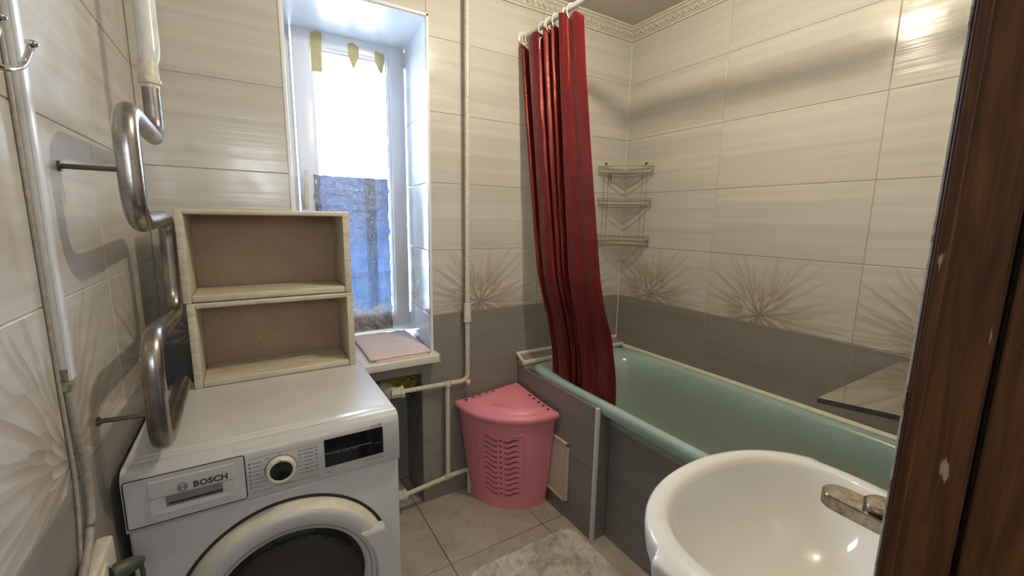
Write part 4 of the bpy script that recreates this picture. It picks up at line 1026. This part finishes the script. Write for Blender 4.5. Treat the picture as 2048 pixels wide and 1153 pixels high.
# ------------------------------------------------------------ towel on the sill
def cloth(x0, x1, y0, y1, z, th, nx, ny, seed, amp, skew=0.0):
    bm = bmesh.new(); T = []; Bt = []
    for j in range(ny + 1):
        a, c = [], []
        for i in range(nx + 1):
            u, v = i / nx, j / ny
            x = x0 + (x1 - x0) * u + skew * v; y = y0 + (y1 - y0) * v
            if i in (0, nx): x += 0.004 * noise.noise(Vector((v * 9, i, seed)))
            if j in (0, ny): y += 0.005 * noise.noise(Vector((u * 9, j, seed)))
            h = amp * (0.5 + 0.5 * noise.noise(Vector((x * 16, y * 16, seed)))) + 0.4 * amp * noise.noise(Vector((x * 55, y * 55, seed)))
            e = min(1, min(u, 1 - u, v, 1 - v) * 14)
            a.append(bm.verts.new((x, y, z + th * (0.45 + 0.55 * e) + max(0, h)))); c.append(bm.verts.new((x, y, z)))
        T.append(a); Bt.append(c)
    for j in range(ny):
        for i in range(nx):
            bm.faces.new((T[j][i], T[j][i + 1], T[j + 1][i + 1], T[j + 1][i])); bm.faces.new((Bt[j][i], Bt[j + 1][i], Bt[j + 1][i + 1], Bt[j][i + 1]))
    for i in range(nx):
        bm.faces.new((T[0][i], Bt[0][i], Bt[0][i + 1], T[0][i + 1])); bm.faces.new((T[ny][i], T[ny][i + 1], Bt[ny][i + 1], Bt[ny][i]))
    for j in range(ny):
        bm.faces.new((T[j][0], T[j + 1][0], Bt[j + 1][0], Bt[j][0])); bm.faces.new((T[j][nx], Bt[j][nx], Bt[j + 1][nx], T[j + 1][nx]))
    bmesh.ops.recalc_face_normals(bm, faces=bm.faces); return bm
tw = thing('towel', 'folded pale pink terry towel lying on the window sill', 'towel', (-1.34, 0.15, 0.765))
obj('lower_fold', cloth(-1.462, -1.228, -0.066, 0.30, 0.7655, 0.005, 24, 30, 4, 0.001), M['towel2'], tw, smooth=True)
obj('upper_fold', cloth(-1.482, -1.212, -0.048, 0.372, 0.7712, 0.007, 50, 70, 2, 0.006, 0.012), M['towel'], tw, smooth=True)

# ------------------------------------------------------------ pink corner laundry bin
bcx, bcy = -0.728, -0.018
bin_ = thing('laundry_bin', 'pink plastic corner laundry bin with wavy slots and a domed lid', 'laundry bin', (bcx - 0.14, bcy - 0.14, 0))
def fan(R, n=40, c=0.02, dx=0.0):
    """quarter-round outline with slightly bulged front, corner rounded by c"""
    pts = [(bcx - c, bcy - dx)]
    pts = []
    pts.append((bcx - dx, bcy - c)); 
    for k in range(n + 1):
        a = math.radians(270 - 90 * k / n)
        rr = R * (1 + 0.05 * math.sin(2 * (PI / 2) * k / n) )
        pts.append((bcx - dx + (rr * math.cos(a)) , bcy - dx + rr * math.sin(a)))
    pts.append((bcx - c, bcy - dx))
    return pts
def fan_loft(specs, cap_last=True, cap_first=False):
    bm = bmesh.new(); R = []
    for (R_, z, dx) in specs: R.append([bm.verts.new((p[0], p[1], z)) for p in fan(R_, dx=dx)])
    n = len(R[0])
    for A, B_ in zip(R, R[1:]):
        for k in range(n): bm.faces.new((A[k], A[(k + 1) % n], B_[(k + 1) % n], B_[k]))
    if cap_first: bm.faces.new(R[0])
    if cap_last: bm.faces.new(R[-1])
    bmesh.ops.recalc_face_normals(bm, faces=bm.faces); return bm
body_ = obj('body', fan_loft([(0.270, 0.0, 0.012), (0.272, 0.004, 0.010), (0.285, 0.10, 0.009), (0.318, 0.36, 0.006), (0.332, 0.455, 0.004), (0.336, 0.47, 0.003), (0.334, 0.478, 0.003)], True, True), M['pink'], bin_)
# wavy slots: cut as pockets, their floors painted as inside shade
sol = body_.modifiers.new('sol', 'SOLIDIFY')
body_.modifiers.remove(sol)
def bin_R(z):
    for (za, ra), (zb2, rb) in zip([(0, .270), (.1, .285), (.36, .318), (.455, .332)], [(.1, .285), (.36, .318), (.455, .332), (.6, .34)]):
        if z <= zb2: return ra + (rb - ra) * (z - za) / (zb2 - za)
    return 0.34
def surf(s, z, off):
    """point on bin front: s = arc distance from the 45 degree line (positive to picture right)"""
    R_ = bin_R(z) ; rr = R_ * 1.05; ang = math.radians(225) + s / rr
    k = (270 - math.degrees(ang)) / 90
    rr = R_ * (1 + 0.05 * math.sin(PI * k)) + off
    return Vector((bcx - 0.007 + rr * math.cos(ang), bcy - 0.007 + rr * math.sin(ang), z))
cut = bmesh.new()
def slot_prism(poly):
    A = [cut.verts.new(surf(s, z, 0.012)) for s, z in poly]; B_ = [cut.verts.new(surf(s, z, -0.014)) for s, z in poly]
    cut.faces.new(A); cut.faces.new(B_[::-1]); n = len(poly)
    for i in range(n): cut.faces.new((A[i], A[(i + 1) % n], B_[(i + 1) % n], B_[i]))
for r_ in range(11):
    zc_ = 0.372 - r_ * 0.0286
    for side in (-1, 1):
        L0, L1 = 0.015, 0.088; up_, dn_ = [], []
        for k in range(9):
            t = k / 8; s = L0 + (L1 - L0) * t
            zz = zc_ + 0.006 * math.sin(2 * PI * t) * (-1) + (0.004 if side < 0 else -0.0) + (0.010 * (t - .5) * (1 if side < 0 else 0.6))
            hw = 0.0050 * math.sin(PI * min(1, 0.12 + t * 0.86)) ** 0.5 + 0.0004
            up_.append((side * s, zz + hw)); dn_.append((side * s, zz - hw))
        slot_prism(up_ + dn_[::-1])
    slot_prism([(-0.0058, zc_ - 0.0055), (0.0058, zc_ - 0.0055), (0.0058, zc_ + 0.0055), (-0.0058, zc_ + 0.0055)])
bmesh.ops.recalc_face_normals(cut, faces=cut.faces)
cme = bpy.data.meshes.new('cut'); cut.to_mesh(cme); cut.free(); co_ = bpy.data.objects.new('cut', cme); C.objects.link(co_); co_.parent = None
cme.transform(Matrix.Translation(-wloc(bin_)))
co_.location = wloc(bin_)
bpy.context.view_layer.update()
bo = body_.modifiers.new('b', 'BOOLEAN'); bo.operation = 'DIFFERENCE'; bo.object = co_; bo.solver = 'EXACT'
bpy.context.view_layer.update()
nm = bpy.data.meshes.new_from_object(body_.evaluated_get(bpy.context.evaluated_depsgraph_get()))
body_.modifiers.clear(); old = body_.data; body_.data = nm
bpy.data.objects.remove(co_)
# faces of the cut pockets get a dark colour painted for the shade inside
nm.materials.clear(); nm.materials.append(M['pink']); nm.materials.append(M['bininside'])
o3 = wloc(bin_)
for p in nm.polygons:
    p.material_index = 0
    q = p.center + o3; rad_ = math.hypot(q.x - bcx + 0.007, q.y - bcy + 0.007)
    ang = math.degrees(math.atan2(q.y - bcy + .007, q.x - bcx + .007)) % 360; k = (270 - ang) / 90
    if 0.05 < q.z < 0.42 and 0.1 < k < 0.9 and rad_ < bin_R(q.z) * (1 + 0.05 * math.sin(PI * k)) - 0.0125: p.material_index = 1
shade_auto(body_, 0.5)
# side flutes on the body
for s in (-0.118, 0.118):
    b = bmesh.new(); tube(b, [surf(s * (0.85 + 0.15 * z / 0.4), z, 0.0) for z in [0.02 + 0.39 * k / 12 for k in range(13)]], 0.0035, 8)
    obj('rib', b, M['pink'], body_, smooth=True)
b = bmesh.new(); tube(b, [surf(-0.118 + 0.236 * k / 20, 0.412 - 0.012 * math.sin(PI * k / 20), 0.0) for k in range(21)], 0.0035, 8); obj('rib', b, M['pink'], body_, smooth=True)
rimo = obj('rim', fan_loft([(0.332, 0.468, 0.004), (0.348, 0.464, 0.0), (0.357, 0.470, -0.002), (0.360, 0.482, -0.002), (0.357, 0.493, -0.002), (0.348, 0.498, 0.0), (0.334, 0.496, 0.004)], False), M['pink'], bin_); shade_auto(rimo, 0.9)
# lid: shallow dome rising from the rim towards the wall corner
bm = bmesh.new(); nr, na = 30, 60; cen = (bcx - 0.02, bcy - 0.02); Gd = []
for i in range(nr + 1):
    t = i / nr; row = []
    for k in range(na + 1):
        a = math.radians(270 - 90 * k / na); kk = k / na
        rr = 0.338 * (1 + 0.05 * math.sin(PI * kk)) * t
        z = 0.499 + 0.026 * (1 - t)
        de = rr * math.sin(min(kk, 1 - kk) * PI / 2); df_ = 0.352 * (1 - t)
        ss = lambda q: (lambda c: c * c * (3 - 2 * c))(max(0.0, min(1.0, q)))
        z += 0.020 * ss((de - 0.034) / 0.022) * ss((df_ - 0.012) / 0.030)
        z += 0.0016 * math.cos(kk * PI * 8) * ss((de - 0.03) / 0.03) * ss(df_ / 0.1) 
        row.append(bm.verts.new((cen[0] + rr * math.cos(a) + 0.012, cen[1] + rr * math.sin(a) + 0.012, z)))
    Gd.append(row)
for i in range(nr):
    for k in range(na): 
        try: bm.faces.new((Gd[i][k], Gd[i][k + 1], Gd[i + 1][k + 1], Gd[i + 1][k]))
        except ValueError: pass
A = Gd[-1]; B_ = [bm.verts.new((v.co.x, v.co.y, 0.490)) for v in A]
for k in range(na): bm.faces.new((A[k], A[k + 1], B_[k + 1], B_[k]))
bmesh.ops.remove_doubles(bm, verts=bm.verts, dist=1e-5)
bmesh.ops.recalc_face_normals(bm, faces=bm.faces)
lid_ = obj('lid', bm, M['pink'], bin_, smooth=True); sl = lid_.modifiers.new('s', 'SOLIDIFY'); sl.thickness = 0.003
for (sx, sy) in ((1, 0), (0, 1)):
    for k in range(5):
        d_ = 0.150 + k * 0.038
        cx_ = bcx - 0.008 - (d_ if sx else 0.019); cy_ = bcy - 0.008 - (d_ if sy else 0.019)
        zz = 0.499 + 0.026 * (1 - d_ / 0.338) + 0.0010
        obj('vent_hole', nbox(cx_ - 0.006, cx_ + 0.006, cy_ - 0.006, cy_ + 0.006, zz - 0.006, zz + 0.0015), M['bininside'], lid_)  # dark block painted as the shade of an open hole
gc = (bcx - 0.205, bcy - 0.205)
mtx = Matrix.Translation((gc[0], gc[1], 0.5245)) @ Matrix.Rotation(math.radians(-45), 4, 'Z') @ Matrix.Rotation(math.radians(-5), 4, 'X') @ Matrix.Diagonal((0.048, 0.014, 0.003, 1))
bm = bmesh.new(); bmesh.ops.create_uvsphere(bm, u_segments=24, v_segments=10, radius=1, matrix=mtx); obj('grip', bm, M['pink'], lid_, smooth=True)

# ------------------------------------------------------------ shaggy bath mat
rugx0, rugx1, rugy0, rugy1 = -1.262, -0.752, -1.22, -0.508
rug = thing('bath_mat', 'cream shaggy bath mat with greyish patches on the floor', 'mat', ((rugx0 + rugx1) / 2, (rugy0 + rugy1) / 2, 0))
bm = bmesh.new(); prism(bm, rrect(rugx0 + 0.008, rugx1 - 0.008, rugy0 + 0.008, rugy1 - 0.008, 0.05, 8), 2, 0.0005, 0.015); obj('backing', bm, M['rug'], rug)
verts, faces = [], []
rnd = random.Random(3)
def inside(x, y, r=0.055):
    dx = max(rugx0 + r - x, x - (rugx1 - r), 0); dy_ = max(rugy0 + r - y, y - (rugy1 - r), 0)
    return math.hypot(dx, dy_) < r
n = 0; ZB = 0.0135
while n < 46000:
    x = rnd.uniform(rugx0, rugx1); y = rnd.uniform(-0.95, rugy1)
    if rnd.random() < 0.12: y = rnd.uniform(rugy0, -0.95)
    if not inside(x, y): continue
    h = rnd.uniform(0.006, 0.012) * (0.85 + 0.4 * noise.noise(Vector((x * 22, y * 22, 0))))
    cl = noise.noise(Vector((x * 45, y * 45, 4))) * 3.0
    a = cl + rnd.uniform(-1.2, 1.2); ln = rnd.uniform(0.006, 0.015); ox, oy = math.cos(a) * ln, math.sin(a) * ln
    w_ = rnd.uniform(0.0011, 0.0018); b0 = a + PI / 2 + rnd.uniform(-0.4, 0.4); wx, wy = math.cos(b0) * w_, math.sin(b0) * w_
    i0 = len(verts)
    verts += [(x - wx, y - wy, ZB), (x + wx, y + wy, ZB), (x + ox * .4 + wx, y + oy * .4 + wy, ZB + h * .6), (x + ox * .4 - wx, y + oy * .4 - wy, ZB + h * .6), (x + ox, y + oy, ZB + h)]
    faces += [(i0, i0 + 1, i0 + 2, i0 + 3), (i0 + 3, i0 + 2, i0 + 4)]
    n += 1
me = bpy.data.meshes.new('pile'); rl = wloc(rug)
me.from_pydata([(v[0] - rl.x, v[1] - rl.y, v[2]) for v in verts], [], faces); me.materials.append(M['rug'])
pl = bpy.data.objects.new('pile', me); C.objects.link(pl); pl.parent = rug; pl['kind'] = 'stuff'

# ------------------------------------------------------------ left wall fittings
# cable duct
duct = thing('cable_duct', 'beige plastic cable duct running up the left wall', 'cable duct', (XL + 0.01, -0.88, 1.11))
shade_auto(obj('channel', nbox(XL - 0.0, XL + 0.0125, -0.894, -0.876, 1.098, ZC - 0.06, 0.0008), M['trim'], duct))
shade_auto(obj('cover', nbox(XL + 0.0127, XL + 0.0175, -0.8955, -0.8745, 1.106, ZC - 0.06, 0.0012), M['pvc'], duct))
obj('torn_end', nbox(XL + 0.0005, XL + 0.0140, -0.8955, -0.878, 1.088, 1.125, 0.0008), simple('stained_tape_end', (0.30, 0.26, 0.19), 0.7, scale=90, var=0.4), duct)
cb = smooth_path([(XL + 0.007, -0.885, 1.115), (XL + 0.008, -0.882, 1.03), (XL + 0.009, -0.866, 0.945), (XL + 0.009, -0.872, 0.865), (XL + 0.009, -0.905, 0.825), (XL + 0.012, -0.965, 0.80), (XL + 0.012, -1.02, 0.76)], 0.05, 7)
tag(obj('power_cable', tube(bmesh.new(), cb, 0.0063, 12), M['cable'], smooth=True), 'grey-beige cable hanging from the duct to the socket box', 'cable')
cb2 = smooth_path([(XL + 0.003, -0.901, 2.2), (XL + 0.003, -0.900, 1.25), (XL + 0.003, -0.899, 1.05), (XL + 0.004, -0.899, 0.95), (XL + 0.004, -0.912, 0.87), (XL + 0.004, -0.935, 0.803)], 0.08, 6)
tag(obj('thin_wire', tube(bmesh.new(), cb2, 0.0028, 8), M['cable'], smooth=True), 'thin dark wire running along the left side of the cable duct', 'cable')
so = thing('socket_box', 'scuffed white surface socket box low on the left wall beside the washing machine', 'socket', (XL, -0.88, 0.74))
bm = bmesh.new(); box(bm, XL + 0.001, XL + 0.026, -0.985, -0.850, 0.70, 0.800, 0.006, 3); shade_auto(obj('housing', bm, M['ivory'], so))
shade_auto(obj('face_ring', lathe(bmesh.new(), [(0.030, 0.0), (0.030, 0.003), (0.024, 0.003), (0.022, 0.001)], (XL + 0.026, -0.918, 0.755), 'X', 28), M['ivory'], so))
pg = thing('power_plug', 'dark grey-green plug pushed in beside the washing machine', 'plug', (XL + 0.06, -0.87, 0.74))
b = bmesh.new(); tube(b, [(XL + 0.029, -0.900, 0.752), (XL + 0.036, -0.895, 0.752), (XL + 0.055, -0.880, 0.748), (XL + 0.062, -0.868, 0.742)], [0.014, 0.016, 0.013, 0.007], 16); shade_auto(obj('plug_body', b, M['green'], pg))
obj('cord', tube(bmesh.new(), smooth_path([(XL + 0.060, -0.870, 0.743), (XL + 0.062, -0.866, 0.715), (XL + 0.050, -0.862, 0.62), (XL + 0.04, -0.86, 0.2)], 0.03, 5), 0.004, 10), M['green'], pg, smooth=True)
# double chrome hook
hk = thing('coat_hook', 'chrome double coat hook with round tips on the left wall edge', 'hook', (XL, -1.075, 1.55))
X = -2.10
p1 = smooth_path([(XL + 0.004, -1.095, 1.548), (X - 0.012, -1.085, 1.530), (X, -1.055, 1.531), (X, -1.012, 1.546), (X, -0.994, 1.562), (X, -0.972, 1.583)], 0.012, 6)
obj('hook_arm', tube(bmesh.new(), p1, 0.0036, 12), M['chrome'], hk, smooth=True)
p2 = smooth_path([(XL + 0.004, -1.095, 1.548), (X - 0.012, -1.088, 1.545), (X, -1.075, 1.558), (X, -1.060, 1.584)], 0.01, 6)
obj('hook_arm', tube(bmesh.new(), p2, 0.0036, 12), M['chrome'], hk, smooth=True)
for q in ((X, -0.971, 1.585), (X, -1.058, 1.586)):
    b = bmesh.new(); bmesh.ops.create_uvsphere(b, u_segments=16, v_segments=10, radius=1, matrix=Matrix.Translation(q) @ Matrix.Diagonal((0.0068, 0.0068, 0.0045, 1))); obj('tip', b, M['chrome'], hk, smooth=True)
obj('base_plate', nbox(XL + 0.0005, XL + 0.004, -1.107, -1.083, 1.515, 1.585, 0.001), M['chrome'], hk)

# ------------------------------------------------------------ wooden door frame at the right edge, very close to the camera
jx = -1.452
door = bmesh.new(); pts = [(jx, -1.741), (jx, -1.704), (jx + 0.004, -1.700), (jx + 0.06, -1.700), (jx + 0.06, -1.741)]
prism(door, pts, 2, 0.0, 2.08); bmesh.ops.bevel(door, geom=[e for e in door.edges if abs(e.verts[0].co.z - e.verts[1].co.z) > 1 and e.verts[0].co.x < jx + 0.001], offset=0.0015, segments=2, affect='EDGES')
df = tag(obj('door_1', door, M['wood']), kind='structure')
obj('highlight_edge', nbox(jx + 0.0018, jx + 0.03, -1.7012, -1.6995, 0.0, 2.08, 0.0006), M['edge_highlight'], df)  # thin strip carrying the painted edge highlight
obj('batten', nbox(jx - 0.0012, jx + 0.01, -1.7115, -1.7045, 0.0, 2.08, 0.001), M['wood'], df)
obj('jamb_board', nbox(jx + 0.001, jx + 0.06, -1.90, -1.7445, 0.0, 2.08, 0.002), M['wood'], df)
obj('rebate', nbox(jx + 0.012, jx + 0.055, -1.746, -1.740, 0.0, 2.08), M['rubber'], df)
obj('head_board', nbox(XL + 0.005, jx, -1.90, -1.70, 2.04, 2.08), M['wood'], df)

# ------------------------------------------------------------ ceiling lamp (above the frame)
lp = thing('ceiling_lamp', 'small ceiling lamp above the middle of the room', 'lamp', (-0.96, -0.94, 2.40))
obj('base', lathe(bmesh.new(), [(0.0, 2.399), (0.07, 2.399), (0.07, 2.385), (0.03, 2.372), (0.0, 2.372)], (-0.96, -0.94, 0), seg=28), M['lampglass'], lp, smooth=True)
obj('holder', lathe(bmesh.new(), [(0.02, 2.374), (0.018, 2.342), (0.0, 2.342)], (-0.96, -0.94, 0), seg=20), M['lampglass'], lp, smooth=True)
